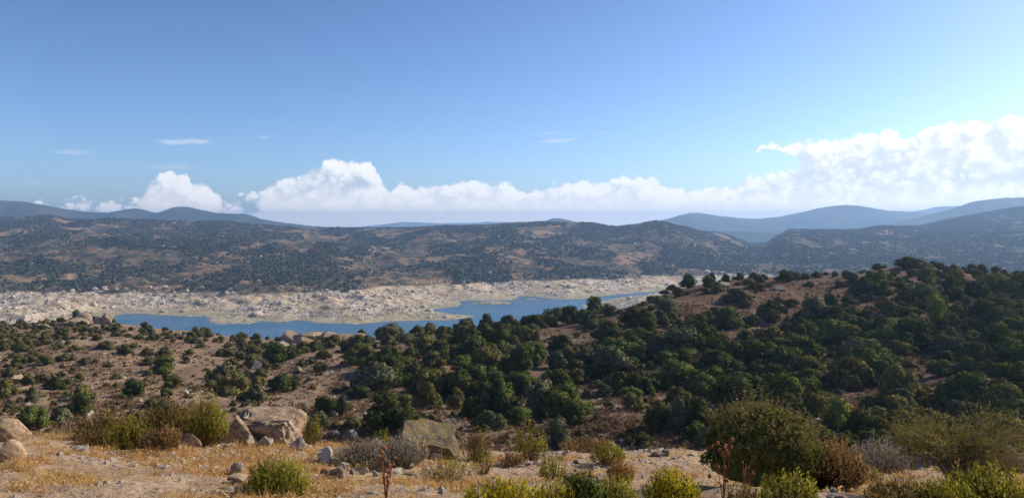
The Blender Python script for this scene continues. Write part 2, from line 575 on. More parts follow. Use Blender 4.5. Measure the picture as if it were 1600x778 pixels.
# ------------------------------------------------------------------ far ranges: (skyline table, distance, breadth)
RANGES = [
    ("left", [(-1600, 318), (-300, 306), (-80, 308), (0, 311.5), (40, 314), (75, 320), (110, 326), (165, 331), (190, 327), (210, 324), (228, 328), (246, 331), (285, 321.5), (310, 326), (345, 332),
              (385, 334), (410, 341), (440, 346), (500, 353), (560, 356), (700, 362), (1000, 380)], 4300, 800, 1),
    ("peak", [(500, 400), (760, 372), (830, 350), (850, 345), (870, 340), (886, 342.5), (897, 345), (915, 350), (980, 368), (1200, 400)], 5000, 700, 2),
    ("pale", [(200, 362), (500, 356), (560, 354), (600, 350), (636, 346.5), (690, 348.5), (740, 347.5), (765, 346), (800, 346.5), (850, 349), (950, 352), (1100, 358)], 10500, 1500, 3),
    ("right", [(700, 372), (900, 361), (1000, 352), (1040, 342), (1085, 331.5), (1130, 337.5), (1180, 341), (1208, 339), (1250, 331), (1300, 321), (1325, 319), (1345, 320.5), (1380, 327), (1420, 330),
               (1480, 335), (1600, 345), (1900, 350)], 5800, 1100, 4),
    ("behind", [(1200, 350), (1380, 334), (1430, 329), (1470, 322), (1520, 320), (1600, 322), (1800, 330)], 8000, 1300, 5),
    ("corner", [(1250, 362), (1380, 350), (1440, 337), (1490, 324), (1530, 312), (1560, 308), (1600, 306.5), (1700, 303), (1900, 312), (2400, 308), (3000, 312)], 4500, 900, 6),
    ("low", [(900, 390), (1040, 372), (1090, 362), (1110, 360), (1150, 360.5), (1200, 363), (1240, 368), (1350, 385)], 3900, 450, 7),
]

# ------------------------------------------------------------------ materials of the setting
def mat_ground():
    m, t, out = new_mat("dry_soil")
    pos = t.node('ShaderNodeNewGeometry').outputs['Position']
    s = t.node('ShaderNodeSeparateXYZ')
    t.l.new(pos, s.inputs[0])
    far = t.ramp(s.outputs[1], 16, 40)
    big = t.noise(pos, 0.05, 4, 0.6)
    mid = t.noise(pos, 0.6, 5, 0.6)
    fine = t.noise(pos, 9.0, 6, 0.7)
    tan = t.mix(t.ramp(mid, 0.4, 0.62), (0.42, 0.275, 0.165), (0.54, 0.375, 0.24))
    tan = t.mix(t.ramp(t.noise(pos, 1.9, 5, 0.65), 0.52, 0.66), tan, (0.54, 0.35, 0.145))
    tan = t.mix(t.ramp(fine, 0.50, 0.68), tan, (0.22, 0.135, 0.075))
    red = t.mix(t.ramp(big, 0.42, 0.6), (0.175, 0.112, 0.066), (0.24, 0.162, 0.10))
    pale = t.mix(t.ramp(t.noise(pos, 0.22, 4, 0.6), 0.56, 0.68), red, (0.42, 0.29, 0.18))
    pale = t.mix(t.ramp(t.noise(pos, 1.3, 5, 0.7), 0.52, 0.68), pale, (0.17, 0.085, 0.048))
    # the hill on the right carries redder dry heath than the slope on the left
    redder = t.ramp(s.outputs[0], -30, 35)
    pale = t.mix(redder, t.mix(0.45, pale, (0.30, 0.215, 0.135)), t.mix(0.6, pale, (0.095, 0.052, 0.036)))
    base = t.mix(far, tan, pale)
    hgt = t.math('ADD', t.math('MULTIPLY', fine, 0.4), t.math('MULTIPLY', t.noise(pos, 30, 4, 0.7), 0.3))
    hgt = t.math('ADD', hgt, t.math('MULTIPLY', t.noise(pos, 2.0, 4, 0.6), 1.6))
    principled(t, out, base, 0.95, 0.1, bump(t, hgt, 1.0, 0.18))
    return m


def mat_far():
    m, t, out = new_mat("far_hillside")
    pos = t.node('ShaderNodeNewGeometry').outputs['Position']
    s = t.node('ShaderNodeSeparateXYZ')
    t.l.new(pos, s.inputs[0])
    z = t.math('ADD', s.outputs[2], t.math('MULTIPLY', t.math('SUBTRACT', t.noise(pos, 0.02, 4, 0.6), 0.5), 9.0))
    above = t.math('MAXIMUM', t.ramp(z, FULL - 0.8, FULL + 0.8), t.ramp(s.outputs[1], 1500, 1700))
    # bare belt: pale granite, sand, a green flush by the water
    rock = t.mix(t.ramp(t.noise(pos, 0.10, 6, 0.72), 0.42, 0.62), (0.44, 0.35, 0.25), (0.74, 0.64, 0.51))
    crack = t.voro(pos, 0.11, 'DISTANCE_TO_EDGE')
    rock = t.mix(t.ramp(crack.outputs[0], 0.0, 0.09), (0.13, 0.105, 0.085), rock)
    sand = t.mix(t.ramp(t.noise(pos, 0.05, 4, 0.6), 0.4, 0.6), (0.46, 0.345, 0.215), (0.62, 0.485, 0.325))
    bare = t.mix(t.ramp(t.noise(pos, 0.016, 5, 0.62), 0.45, 0.56), rock, sand)
    bare = t.mix(t.math('MULTIPLY', t.ramp(t.noise(pos, 0.022, 5, 0.68), 0.52, 0.66), 0.8), bare, (0.235, 0.18, 0.115))
    low = t.ramp(t.math('ADD', s.outputs[2], t.math('MULTIPLY', t.noise(pos, 0.03, 3), 8.0)), LAKE + 9, LAKE + 4)
    bare = t.mix(t.math('MULTIPLY', low, 0.6), bare, (0.33, 0.30, 0.15))
    soil = t.mix(t.ramp(t.noise(pos, 0.011, 5, 0.65), 0.42, 0.6), (0.115, 0.085, 0.048), (0.32, 0.20, 0.105))
    soil = t.mix(t.ramp(t.noise(pos, 0.05, 5, 0.7), 0.55, 0.7), soil, (0.36, 0.27, 0.18))
    soil = t.mix(t.ramp(t.noise(pos, 0.035, 6, 0.72), 0.47, 0.57), soil, (0.05, 0.052, 0.027))
    ua = t.node('ShaderNodeAttribute', attribute_name='undergrowth')
    grow = t.math('ADD', ua.outputs['Fac'], t.math('MULTIPLY', t.math('SUBTRACT', t.noise(pos, 0.03, 5, 0.7), 0.5), 1.2))
    soil = t.mix(t.math('MULTIPLY', t.ramp(grow, -0.1, 0.45), 0.75), soil, (0.072, 0.068, 0.034))
    base = t.mix(above, bare, soil)
    hgt = t.math('ADD', t.noise(pos, 0.09, 6, 0.7), t.math('MULTIPLY', t.noise(pos, 0.4, 3, 0.6), 0.3))
    principled(t, out, base, 0.95, 0.1, bump(t, hgt, 0.9, 6.0))
    return m


def mat_range():
    m, t, out = new_mat("wooded_mountain")
    pos = t.node('ShaderNodeNewGeometry').outputs['Position']
    base = t.mix(t.ramp(t.noise(pos, 0.0022, 6, 0.65), 0.45, 0.65), (0.045, 0.06, 0.03), (0.12, 0.10, 0.055))
    principled(t, out, base, 1.0, 0.05)
    return m


def mat_water():
    m, t, out = new_mat("lake_water")
    pos = t.node('ShaderNodeNewGeometry').outputs['Position']
    sc = t.node('ShaderNodeMapping')
    t.l.new(pos, sc.inputs[0])
    sc.inputs['Scale'].default_value = (0.35, 0.9, 1)
    h = t.noise(sc.outputs[0], 0.9, 4, 0.6)
    b = principled(t, out, (0.033, 0.115, 0.18), t.ramp(t.noise(pos, 0.012, 4), 0.4, 0.65, 0.22, 0.34), 0.5, bump(t, h, 0.6, 0.5))
    return m


M_GROUND, M_FAR, M_RANGE, M_WATER = mat_ground(), mat_far(), mat_range(), mat_water()

# ------------------------------------------------------------------ the setting
ground = link("ground", mesh_np("ground", np.stack([GX, GY, GZ], -1).reshape(-1, 3), [grid_faces(*GX.shape)], True), M_GROUND, kind="structure")
hills_me = mesh_np("hills", np.stack([FX, FY, FZ], -1).reshape(-1, 3), [grid_faces(*FX.shape)], True)
hills_me.attributes.new("undergrowth", 'FLOAT', 'POINT').data.foreach_set('value', scrub_density(FX, FY).astype(np.float32).ravel())
hills = link("hills", hills_me, M_FAR, kind="structure")
for (tag_, sk, dist, br, seed) in RANGES:
    lo, hi = sk[0][0], sk[-1][0]
    nu, nv = int((hi - lo) / 4), 46
    uu = (np.linspace(lo, hi, nu) - CX) / F
    vv = np.linspace(-1, 1.0, nv)
    U, VV = np.meshgrid(uu, vv)
    Yr = dist + br * VV
    top = zpy(curve(sk, U * F + CX), dist)
    X = U * dist + 0 * VV
    wob = fbm(X / (br * .8), Yr / (br * .8), 4, seed * 7)
    prof = np.clip(1 - np.abs(VV + 0.35 * wob * (1 - np.abs(VV)) * np.minimum(1, np.abs(VV) * 3)), 0, 1) ** 1.1
    Z = -175 + (top + 175) * prof + br * 0.035 * fbm(X / (br * .22), Yr / (br * .22), 4, seed * 5) * np.sin(PI * prof) + (dist / F) * 0.9 * fbm(X / (dist * .008), Yr / 90, 3, seed + 40)
    link("mountains", mesh_np("mountains", np.stack([X, Yr, Z], -1).reshape(-1, 3), [grid_faces(nv, nu)], True), M_RANGE, kind="structure")
lv = [(-1500, 330, LAKE), (1500, 330, LAKE), (1500, 1500, LAKE), (-1500, 1500, LAKE)]
lake = link("lake", mesh_np("lake", lv, [np.array([[0, 1, 2, 3]])]), M_WATER, kind="structure")

# ------------------------------------------------------------------ haze: one closed box of even, pale air
HAZE_DENSITY = 1.5e-4
hb = np.array([(x, y, z) for z in (-200, 178) for y in (-900, 12500) for x in (-16000, 16000)], float)
hf = np.array([[0, 2, 3, 1], [4, 5, 7, 6], [0, 1, 5, 4], [2, 6, 7, 3], [0, 4, 6, 2], [1, 3, 7, 5]])
m_haze, t_, out_ = new_mat("haze_air")
pv = t_.node('ShaderNodeVolumePrincipled')
pv.inputs['Color'].default_value = (0.41, 0.65, 1.0, 1)
pv.inputs['Density'].default_value = HAZE_DENSITY
pv.inputs['Anisotropy'].default_value = 0.35
t_.l.new(pv.outputs[0], out_.inputs['Volume'])
m_haze.cycles.homogeneous_volume = True
link("haze", mesh_np("haze", hb, [hf]), m_haze, kind="stuff", label="pale blue haze lying over the whole valley", category="haze")


# ------------------------------------------------------------------ scattering by geometry nodes (for what nobody could count)
def scatter(name, P, S, R, makers, material, **props):
    """P points (n,3), S scales (n,3), R rotation about Z (n,); makers: objects, or 'blob' shapes made in the tree"""
    me = bpy.data.meshes.new(name)
    me.vertices.add(len(P))
    me.vertices.foreach_set('co', np.asarray(P, np.float32).ravel())
    a = me.attributes.new("size", 'FLOAT_VECTOR', 'POINT')
    a.data.foreach_set('vector', np.asarray(S, np.float32).ravel())
    r3 = np.zeros((len(P), 3), np.float32)
    r3[:, 2] = R
    a = me.attributes.new("turn", 'FLOAT_VECTOR', 'POINT')
    a.data.foreach_set('vector', r3.ravel())
    me.update()
    me.materials.append(material)
    o = link(name, me, None, None, kind="stuff", **props)
    ng = bpy.data.node_groups.new(name + "_nodes", 'GeometryNodeTree')
    ng.interface.new_socket("Geometry", in_out='INPUT', socket_type='NodeSocketGeometry')
    ng.interface.new_socket("Geometry", in_out='OUTPUT', socket_type='NodeSocketGeometry')
    n, l = ng.nodes, ng.links
    gi_, go_ = n.new('NodeGroupInput'), n.new('NodeGroupOutput')
    iop = n.new('GeometryNodeInstanceOnPoints')
    join = n.new('GeometryNodeJoinGeometry')
    for k in makers:
        if isinstance(k, tuple):
            ico = n.new('GeometryNodeMeshIcoSphere')
            ico.inputs['Subdivisions'].default_value = k[1]
            sp = n.new('GeometryNodeSetPosition')
            nz = n.new('ShaderNodeTexNoise')
            nz.inputs['Scale'].default_value = k[2]
            nz.inputs['Detail'].default_value = 2
            po = n.new('GeometryNodeInputPosition')
            ad = n.new('ShaderNodeVectorMath')
            ad.operation = 'ADD'
            ad.inputs[1].default_value = (k[4] * 7.1, k[4] * 3.3, 0)
            l.new(po.outputs[0], ad.inputs[0])
            l.new(ad.outputs[0], nz.inputs['Vector'])
            sb = n.new('ShaderNodeVectorMath')
            sb.operation = 'SUBTRACT'
            l.new(nz.outputs['Color'], sb.inputs[0])
            sb.inputs[1].default_value = (.5, .5, .5)
            sc = n.new('ShaderNodeVectorMath')
            sc.operation = 'SCALE'
            sc.inputs['Scale'].default_value = k[3]
            l.new(sb.outputs[0], sc.inputs[0])
            l.new(ico.outputs[0], sp.inputs[0])
            l.new(sc.outputs[0], sp.inputs['Offset'])
            sm = n.new('GeometryNodeSetMaterial')
            sm.inputs['Material'].default_value = material
            l.new(sp.outputs[0], sm.inputs[0])
            g2 = n.new('GeometryNodeGeometryToInstance')
            l.new(sm.outputs[0], g2.inputs[0])
            l.new(g2.outputs[0], join.inputs[0])
        else:
            oi = n.new('GeometryNodeObjectInfo')
            oi.transform_space = 'ORIGINAL'
            oi.inputs['Object'].default_value = k
            oi.inputs['As Instance'].default_value = True
            l.new(oi.outputs['Geometry'], join.inputs[0])
    l.new(gi_.outputs[0], iop.inputs['Points'])
    l.new(join.outputs[0], iop.inputs['Instance'])
    iop.inputs['Pick Instance'].default_value = True
    for att, sock in (("size", 'Scale'), ("turn", 'Rotation')):
        na = n.new('GeometryNodeInputNamedAttribute')
        na.data_type = 'FLOAT_VECTOR'
        na.inputs['Name'].default_value = att
        l.new(na.outputs[0], iop.inputs[sock])
    l.new(iop.outputs[0], go_.inputs[0])
    md = o.modifiers.new("scatter", 'NODES')
    md.node_group = ng
    return o


def mat_leafy(name, c0, c1, transl=0.25, nscale=0.02):
    m, t, out = new_mat(name)
    oi = t.node('ShaderNodeObjectInfo')
    c = t.mix(oi.outputs['Random'], c0, c1)
    d = t.node('ShaderNodeBsdfDiffuse')
    t.put(d.inputs[0], c)
    tr = t.node('ShaderNodeBsdfTranslucent')
    t.put(tr.inputs[0], c)
    mx = t.node('ShaderNodeMixShader')
    mx.inputs[0].default_value = transl
    t.l.new(d.outputs[0], mx.inputs[1])
    t.l.new(tr.outputs[0], mx.inputs[2])
    t.l.new(mx.outputs[0], out.inputs[0])
    return m


def mat_rock(name, c0, c1, dark, lichen=None, scale=1.0):
    m, t, out = new_mat(name)
    tcn = t.node('ShaderNodeTexCoord')
    oi = t.node('ShaderNodeObjectInfo')
    off = t.node('ShaderNodeVectorMath', operation='ADD')
    t.l.new(tcn.outputs['Object'], off.inputs[0])
    cmb = t.comb(t.math('MULTIPLY', oi.outputs['Random'], 31.0), t.math('MULTIPLY', oi.outputs['Random'], 17.0), 0.0)
    t.l.new(cmb, off.inputs[1])
    p = off.outputs[0]
    c = t.mix(t.ramp(t.noise(p, 2.2 * scale, 6, 0.65), 0.38, 0.64), c0, c1)
    c = t.mix(t.ramp(t.noise(p, 7.0 * scale, 6, 0.7), 0.56, 0.70), c, dark)
    if lichen is not None:
        c = t.mix(t.ramp(t.noise(p, 5.0 * scale, 5, 0.7), 0.50, 0.60), c, lichen)
    ck = t.voro(p, 1.3 * scale, 'DISTANCE_TO_EDGE', 2, .6)
    c = t.mix(t.ramp(ck.outputs[0], 0.0, 0.035), t.mix(.35, dark, c), c)
    h = t.math('ADD', t.noise(p, 6 * scale, 8, 0.7), t.math('MULTIPLY', t.voro(p, 3 * scale, 'DISTANCE_TO_EDGE', 2).outputs[0], 0.5))
    principled(t, out, c, 0.9, 0.2, bump(t, h, 0.8, 0.09 / scale))
    return m


rng = np.random.default_rng(7)
M_FARVEG = mat_leafy("far_scrub", (0.036, 0.040, 0.019), (0.082, 0.080, 0.036), 0.1)
M_FARROCK = mat_rock("pale_granite", (0.42, 0.335, 0.24), (0.60, 0.505, 0.39), (0.24, 0.185, 0.13), None, 0.3)

# scrub oaks over the hills beyond the lake: a far-off wood that reads as one mass
n = 300000
pxs = rng.uniform(-260, 1860, n)
Ys = np.sqrt(rng.uniform(850 ** 2, 3050 ** 2, n))
Xs = (pxs - CX) / F * Ys
Zs = far_z(Xs, Ys)
dn = scrub_density(Xs, Ys) + 0.45 * fbm(Xs / 28, Ys / 40, 2, 111)
keep = (Zs > FULL + 1.5 + 5 * gnoise(Xs / 60, Ys / 60, 7)) & (rng.uniform(-0.12, 0.32, n) < dn)
Xs, Ys, Zs, dn = Xs[keep], Ys[keep], Zs[keep], dn[keep]
n = len(Xs)
w = rng.uniform(1.2, 2.7, n) * (1 + 0.35 * rng.random(n) ** 4)
S = np.stack([w * rng.uniform(.85, 1.25, n), w * rng.uniform(.85, 1.25, n), w * rng.uniform(.65, 1.05, n)], -1)
scatter("distant_shrubs", np.stack([Xs, Ys, Zs + 0.4 * S[:, 2]], -1), S, rng.uniform(0, 6.3, n), [('b', 1, 1.6, 1.1, 1), ('b', 1, 1.9, 1.2, 2), ('b', 1, 1.4, 1.2, 3)], M_FARVEG,
        label="dark evergreen scrub covering the hills beyond the lake", category="scrub")

# boulders of the bare belt round the lake
n = 15000
pxs = rng.uniform(-200, 1200, n)
Ys = np.sqrt(rng.uniform(690 ** 2, 1400 ** 2, n))
Xs = (pxs - CX) / F * Ys
Zs = far_z(Xs, Ys)
dn = fbm(Xs / 45, Ys / 45, 3, 201) + 0.4 * fbm(Xs / 12, Ys / 12, 2, 205)
up = (Zs - LAKE) / (FULL - LAKE)
keep = (Zs > LAKE + 0.8) & (Zs < FULL + 4) & (rng.uniform(-0.35, 0.5, n) < 2.4 * dn + 0.24 * up - 0.34)
Xs, Ys, Zs = Xs[keep], Ys[keep], Zs[keep]
n = len(Xs)
w = 0.7 + 2.2 * rng.random(n) ** 2.5 + 2.2 * (rng.random(n) > 0.95)
S = np.stack([w * rng.uniform(.9, 1.7, n), w * rng.uniform(.8, 1.2, n), w * rng.uniform(.55, 1.05, n)], -1)
scatter("shore_boulders", np.stack([Xs, Ys, Zs + 0.1 * S[:, 2]], -1), S, rng.uniform(0, 6.3, n), [('b', 1, 1.1, 1.0, 4), ('b', 1, 1.3, 0.9, 5), ('b', 2, 1.2, 1.0, 6)], M_FARROCK,
        label="pale granite boulders strewn over the bare lake shore", category="boulders")
# outcrops between the far scrub
n = 7000
pxs = rng.uniform(-200, 1800, n)
Ys = np.sqrt(rng.uniform(900 ** 2, 2600 ** 2, n))
Xs = (pxs - CX) / F * Ys
Zs = far_z(Xs, Ys)
dn = fbm(Xs / 90, Ys / 90, 3, 301)
keep = (Zs > FULL) & (rng.uniform(0.0, 0.8, n) < dn) & ((pxs < 1190) | (rng.random(n) < .3))
Xs, Ys, Zs = Xs[keep], Ys[keep], Zs[keep]
n = len(Xs)
w = 1.0 + 2.2 * rng.random(n) ** 3
S = np.stack([w * rng.uniform(.9, 1.9, n), w, w * rng.uniform(.6, 1.1, n)], -1)
scatter("hillside_boulders", np.stack([Xs, Ys, Zs + 0.3 * S[:, 2]], -1), S, rng.uniform(0, 6.3, n), [('b', 1, 1.1, 1.0, 7), ('b', 1, 1.3, 0.9, 8)], M_FARROCK,
        label="grey boulders among the scrub on the hills beyond the lake", category="boulders")

# ------------------------------------------------------------------ plant building blocks
def leaf_quads(P, N, size, rs, aspect=1.0, droop=0.0):
    """one small quad per point, roughly facing N"""
    n = len(P)
    a = rs.normal(size=(n, 3))
    t1 = np.cross(N, a)
    t1 /= np.linalg.norm(t1, axis=1, keepdims=True) + 1e-9
    t2 = np.cross(N, t1)
    s = (size * rs.uniform(0.65, 1.3, n))[:, None] if np.isscalar(size) else size[:, None]
    a1, a2 = t1 * s * aspect * .5, t2 * s * .5
    V = np.stack([P - a1 - a2 * .6, P + a1 * .7 - a2, P + a1 + a2 * .7, P - a1 * .6 + a2], 1).reshape(-1, 3)
    return V, np.arange(4 * n).reshape(n, 4)


def tube(pts, radii, sides=5):
    """tapered tube along a polyline -> verts, quads"""
    pts = np.asarray(pts, float)
    radii = np.asarray(radii, float)
    d = np.gradient(pts, axis=0)
    d /= np.linalg.norm(d, axis=1, keepdims=True) + 1e-9
    ref = np.where(np.abs(d[:, 2:3]) > .9, np.array([[1., 0, 0]]), np.array([[0, 0, 1.]]))
    s = np.cross(d, ref)
    s /= np.linalg.norm(s, axis=1, keepdims=True) + 1e-9
    q = np.cross(d, s)
    an = np.arange(sides) / sides * 2 * PI
    V = pts[:, None] + radii[:, None, None] * (np.cos(an)[None, :, None] * s[:, None] + np.sin(an)[None, :, None] * q[:, None])
    i = np.arange(len(pts) * sides).reshape(len(pts), sides)
    j = np.roll(i, -1, 1)
    Q = np.stack([i[:-1], j[:-1], j[1:], i[1:]], -1).reshape(-1, 4)
    return V.reshape(-1, 3), Q


def stack(parts):
    """join (V, faces) pairs of one face width"""
    V, Q, k = [], [], 0
    for v, q in parts:
        V.append(v)
        Q.append(q + k)
        k += len(v)
    return np.concatenate(V), np.concatenate(Q)


_ICO = {}


def ico(sub):
    if sub not in _ICO:
        import bmesh
        bm = bmesh.new()
        bmesh.ops.create_icosphere(bm, subdivisions=sub, radius=1.0)
        V = np.array([v.co[:] for v in bm.verts])
        T = np.array([[v.index for v in f.verts] for f in bm.faces])
        bm.free()
        _ICO[sub] = (V, T)
    return _ICO[sub]


def sinnoise(P, f, seed, n=7):
    rs = np.random.default_rng(seed)
    K = rs.normal(size=(n, 3)) * f
    ph = rs.uniform(0, 2 * PI, n)
    return np.sin(P @ K.T + ph).sum(1) / n ** .5 * .8


def set_normals(me, N):
    me.polygons.foreach_set('use_smooth', np.ones(len(me.polygons), bool))
    N = N / (np.linalg.norm(N, axis=1, keepdims=True) + 1e-9)
    me.normals_split_custom_set_from_vertices([tuple(v) for v in N.tolist()])


def make_crown(seed, wide=1.0, tall=0.8, lobes=14, leaves=1500, leaf=0.055, open_=0.0):
    """oak crown about `wide` across, standing from z=0: clumped lobes of leaf faces round a dark heart"""
    rs = np.random.default_rng(seed)
    cen, rad = [], []
    for k in range(lobes):
        a = rs.uniform(0, 2 * PI)
        r = wide * .5 * (rs.uniform(0.05, 0.82) if k > 3 else rs.uniform(0, .3))
        h = rs.uniform(.22, .92)
        r *= 1.0 - 0.55 * max(0, h - .45) / .55
        R = wide * rs.uniform(.09, .20)
        cen.append((r * math.cos(a), r * math.sin(a), max(R * .8, h * tall - R * .5)))
        rad.append(R)
    cen, rad = np.array(cen), np.array(rad)
    which = rs.choice(lobes, leaves * 3, p=rad ** 2 / (rad ** 2).sum())
    d = rs.normal(size=(leaves * 3, 3))
    d /= np.linalg.norm(d, axis=1, keepdims=True)
    lump = 1 + 0.16 * sinnoise(d * 1.0 + which[:, None] * 3.1, 4.0, seed)
    P = cen[which] + d * (rad[which] * rs.uniform(.86, 1.12, leaves * 3) * lump)[:, None]
    dist = np.linalg.norm(P[:, None] - cen[None], axis=2) / rad[None]
    dist[np.arange(len(P)), which] = 9
    ok = (dist.min(1) > .74) & (P[:, 2] > .03 * tall) & ((d[:, 2] > -.5) | (rs.random(len(P)) < .35))
    P, d, which = P[ok][:leaves], d[ok][:leaves], which[ok][:leaves]
    N = d + rs.normal(size=d.shape) * .55
    N /= np.linalg.norm(N, axis=1, keepdims=True)
    V, Q = leaf_quads(P, N, leaf * wide, rs)
    nn = np.repeat(d * 1.0 + N * .38 + np.array([0, 0, .10]), 4, 0)
    # the heart of each clump
    iv, it = ico(1)
    HV, HT, HN, k = [], [], [], len(V)
    for c, r in zip(cen, rad):
        HV.append(iv * r * .72 + c)
        HN.append(iv)
        HT.append(it + k)
        k += len(iv)
    me = mesh_np("crown", np.concatenate([V] + HV), [Q, np.concatenate(HT)])
    set_normals(me, np.concatenate([nn] + HN))
    return me


def make_trunk(seed, wide, tall, nlimb=5, r0=.035):
    rs = np.random.default_rng(seed)
    parts = []
    top = np.array([rs.uniform(-.04, .04) * wide, rs.uniform(-.04, .04) * wide, .38 * tall])
    parts.append(tube([(0, 0, -.12 * tall), (0, 0, .05 * tall), top * .6, top], [r0 * 1.5, r0 * 1.15, r0 * .9, r0 * .7], 6))
    for k in range(nlimb):
        a = k / nlimb * 2 * PI + rs.uniform(-.4, .4)
        e = np.array([math.cos(a) * wide * .3, math.sin(a) * wide * .3, tall * rs.uniform(.5, .8)])
        st = top * rs.uniform(.55, 1.0)
        parts.append(tube([st, st * .5 + e * .5 + np.array([0, 0, .04 * tall]), e], [r0 * .6, r0 * .4, r0 * .15], 5))
    V, Q = stack(parts)
    return mesh_np("trunk", V, [Q], True)


def mat_tint(name, transl=0.22, var=0.5):
    """foliage whose colour is the plant's own (object colour), a little uneven from leaf to leaf"""
    m, t, out = new_mat(name)
    oi = t.node('ShaderNodeObjectInfo')
    g = t.node('ShaderNodeNewGeometry')
    tcn = t.node('ShaderNodeTexCoord')
    nz = t.noise(tcn.outputs['Object'], 5.0, 3, 0.6)
    v = t.ramp(t.math('ADD', t.math('MULTIPLY', g.outputs['Random Per Island'], .6), t.math('MULTIPLY', nz, .5)), .15, .95, 1 - var, 1 + var, False)
    c = t.node('ShaderNodeVectorMath', operation='SCALE')
    t.l.new(oi.outputs['Color'], c.inputs[0])
    t.l.new(v, c.inputs['Scale'])
    d = t.node('ShaderNodeBsdfDiffuse')
    t.put(d.inputs[0], c.outputs[0])
    tr = t.node('ShaderNodeBsdfTranslucent')
    t.put(tr.inputs[0], c.outputs[0])
    mx = t.node('ShaderNodeMixShader')
    mx.inputs[0].default_value = transl
    t.l.new(d.outputs[0], mx.inputs[1])
    t.l.new(tr.outputs[0], mx.inputs[2])
    t.l.new(mx.outputs[0], out.inputs[0])
    return m


def mat_bark(name, c0, c1):
    m, t, out = new_mat(name)
    tcn = t.node('ShaderNodeTexCoord')
    nz = t.noise(tcn.outputs['Object'], 22.0, 4, 0.6)
    principled(t, out, t.mix(nz, c0, c1), 0.9, 0.1)
    return m


M_LEAF = mat_tint("oak_leaf", 0.15, 0.45)
M_BARK = mat_bark("grey_bark", (0.09, 0.07, 0.05), (0.18, 0.15, 0.12))

# ------------------------------------------------------------------ rocks
M_ROCK_TAN = mat_rock("tan_boulder", (0.28, 0.19, 0.115), (0.44, 0.33, 0.225), (0.15, 0.105, 0.07))
M_ROCK_WARM = mat_rock("orange_tan_boulder", (0.40, 0.26, 0.145), (0.52, 0.38, 0.24), (0.24, 0.155, 0.09))
M_ROCK_WHITE = mat_rock("white_stone", (0.38, 0.315, 0.24), (0.52, 0.455, 0.37), (0.20, 0.155, 0.115))
M_ROCK_GREY = mat_rock("grey_rock", (0.22, 0.18, 0.145), (0.33, 0.275, 0.22), (0.13, 0.11, 0.09))
M_ROCK_MOSS = mat_rock("lichened_boulder", (0.13, 0.10, 0.06), (0.22, 0.165, 0.10), (0.07, 0.055, 0.035), (0.22, 0.17, 0.04))


def rock_mesh(seed, sx, sy, sz, planes=7, rough=.10, sub=3, boxy=.0, cuts=(), lo=.36, hi=.74, nudge=0, crack=.0):
    """a broken block about 2sx x 2sy x 2sz, its base flattened at z about -0.35 sz"""
    rs = np.random.default_rng(seed)
    V, T = ico(sub)
    V = V.copy()
    if boxy:
        V = np.sign(V) * np.abs(V) ** (1 - boxy * .7)
    N = rs.normal(size=(planes, 3))
    N /= np.linalg.norm(N, axis=1, keepdims=True)
    for nrm, off in [(q, rs.uniform(lo, hi)) for q in N] + [(np.array(c[:3]) / np.linalg.norm(c[:3]), c[3]) for c in cuts]:
        dd = V @ nrm - off
        V = V - np.clip(dd, 0, None)[:, None] * nrm[None] * .97
    r = np.linalg.norm(V, axis=1, keepdims=True)
    V = V + nudge * rs.normal(size=3)[None] * 0
    V = V * (1 + rough * sinnoise(V, 2.6, seed)[:, None] + rough * .5 * sinnoise(V, 7, seed + 1)[:, None] + rough * .28 * sinnoise(V, 17, seed + 2)[:, None])
    if crack:
        V = V * (1 - crack * np.exp(-(sinnoise(V, 2.2, seed + 9) / .07) ** 2) - crack * .7 * np.exp(-(sinnoise(V, 4.5, seed + 10) / .07) ** 2))[:, None]
    V = V * np.array([sx, sy, sz])
    V[:, 2] = np.maximum(V[:, 2], -.45 * sz)
    return mesh_np("rock", V, [T], False)


def ground_many(pts, y0=26.0):
    """sight lines through many pixels at once"""
    c_ = np.clip(np.round((pts[:, 0] - SIGHT_PX[0]) / 4).astype(int), 0, len(SIGHT_PX) - 1)
    row = SIGHT_ROW[c_]
    ok = row <= pts[:, 1:2]
    i = np.where(ok.any(1), ok.argmax(1), row.argmin(1))
    Y = SIGHT_Y[i]
    X = (pts[:, 0] - CX) / F * Y
    return np.stack([X, Y, near_z(X, Y)], -1)


SIGHT_PX = np.arange(-32.0, 1640, 4)
SIGHT_Y = np.geomspace(26, 250, 300)
_sx, _sy = np.meshgrid((SIGHT_PX - CX) / F, SIGHT_Y, indexing='ij')
SIGHT_ROW = HZ - F * near_z(_sx * _sy, _sy) / _sy



TREES = []          # (px, py base, width m, tall m, tint name, zone)
TINTS = {"dark green": (0.080, 0.090, 0.026, 1), "olive": (0.150, 0.132, 0.042, 1), "grey-green": (0.130, 0.130, 0.064, 1), "mid green": (0.105, 0.122, 0.031, 1), "yellow-green": (0.22, 0.225, 0.04, 1)}


def inside(poly, x, y):
    c = False
    j = len(poly) - 1
    for i in range(len(poly)):
        (x0, y0), (x1, y1) = poly[i], poly[j]
        if (y0 > y) != (y1 > y) and x < (x1 - x0) * (y - y0) / (y1 - y0) + x0:
            c = not c
        j = i
    return c


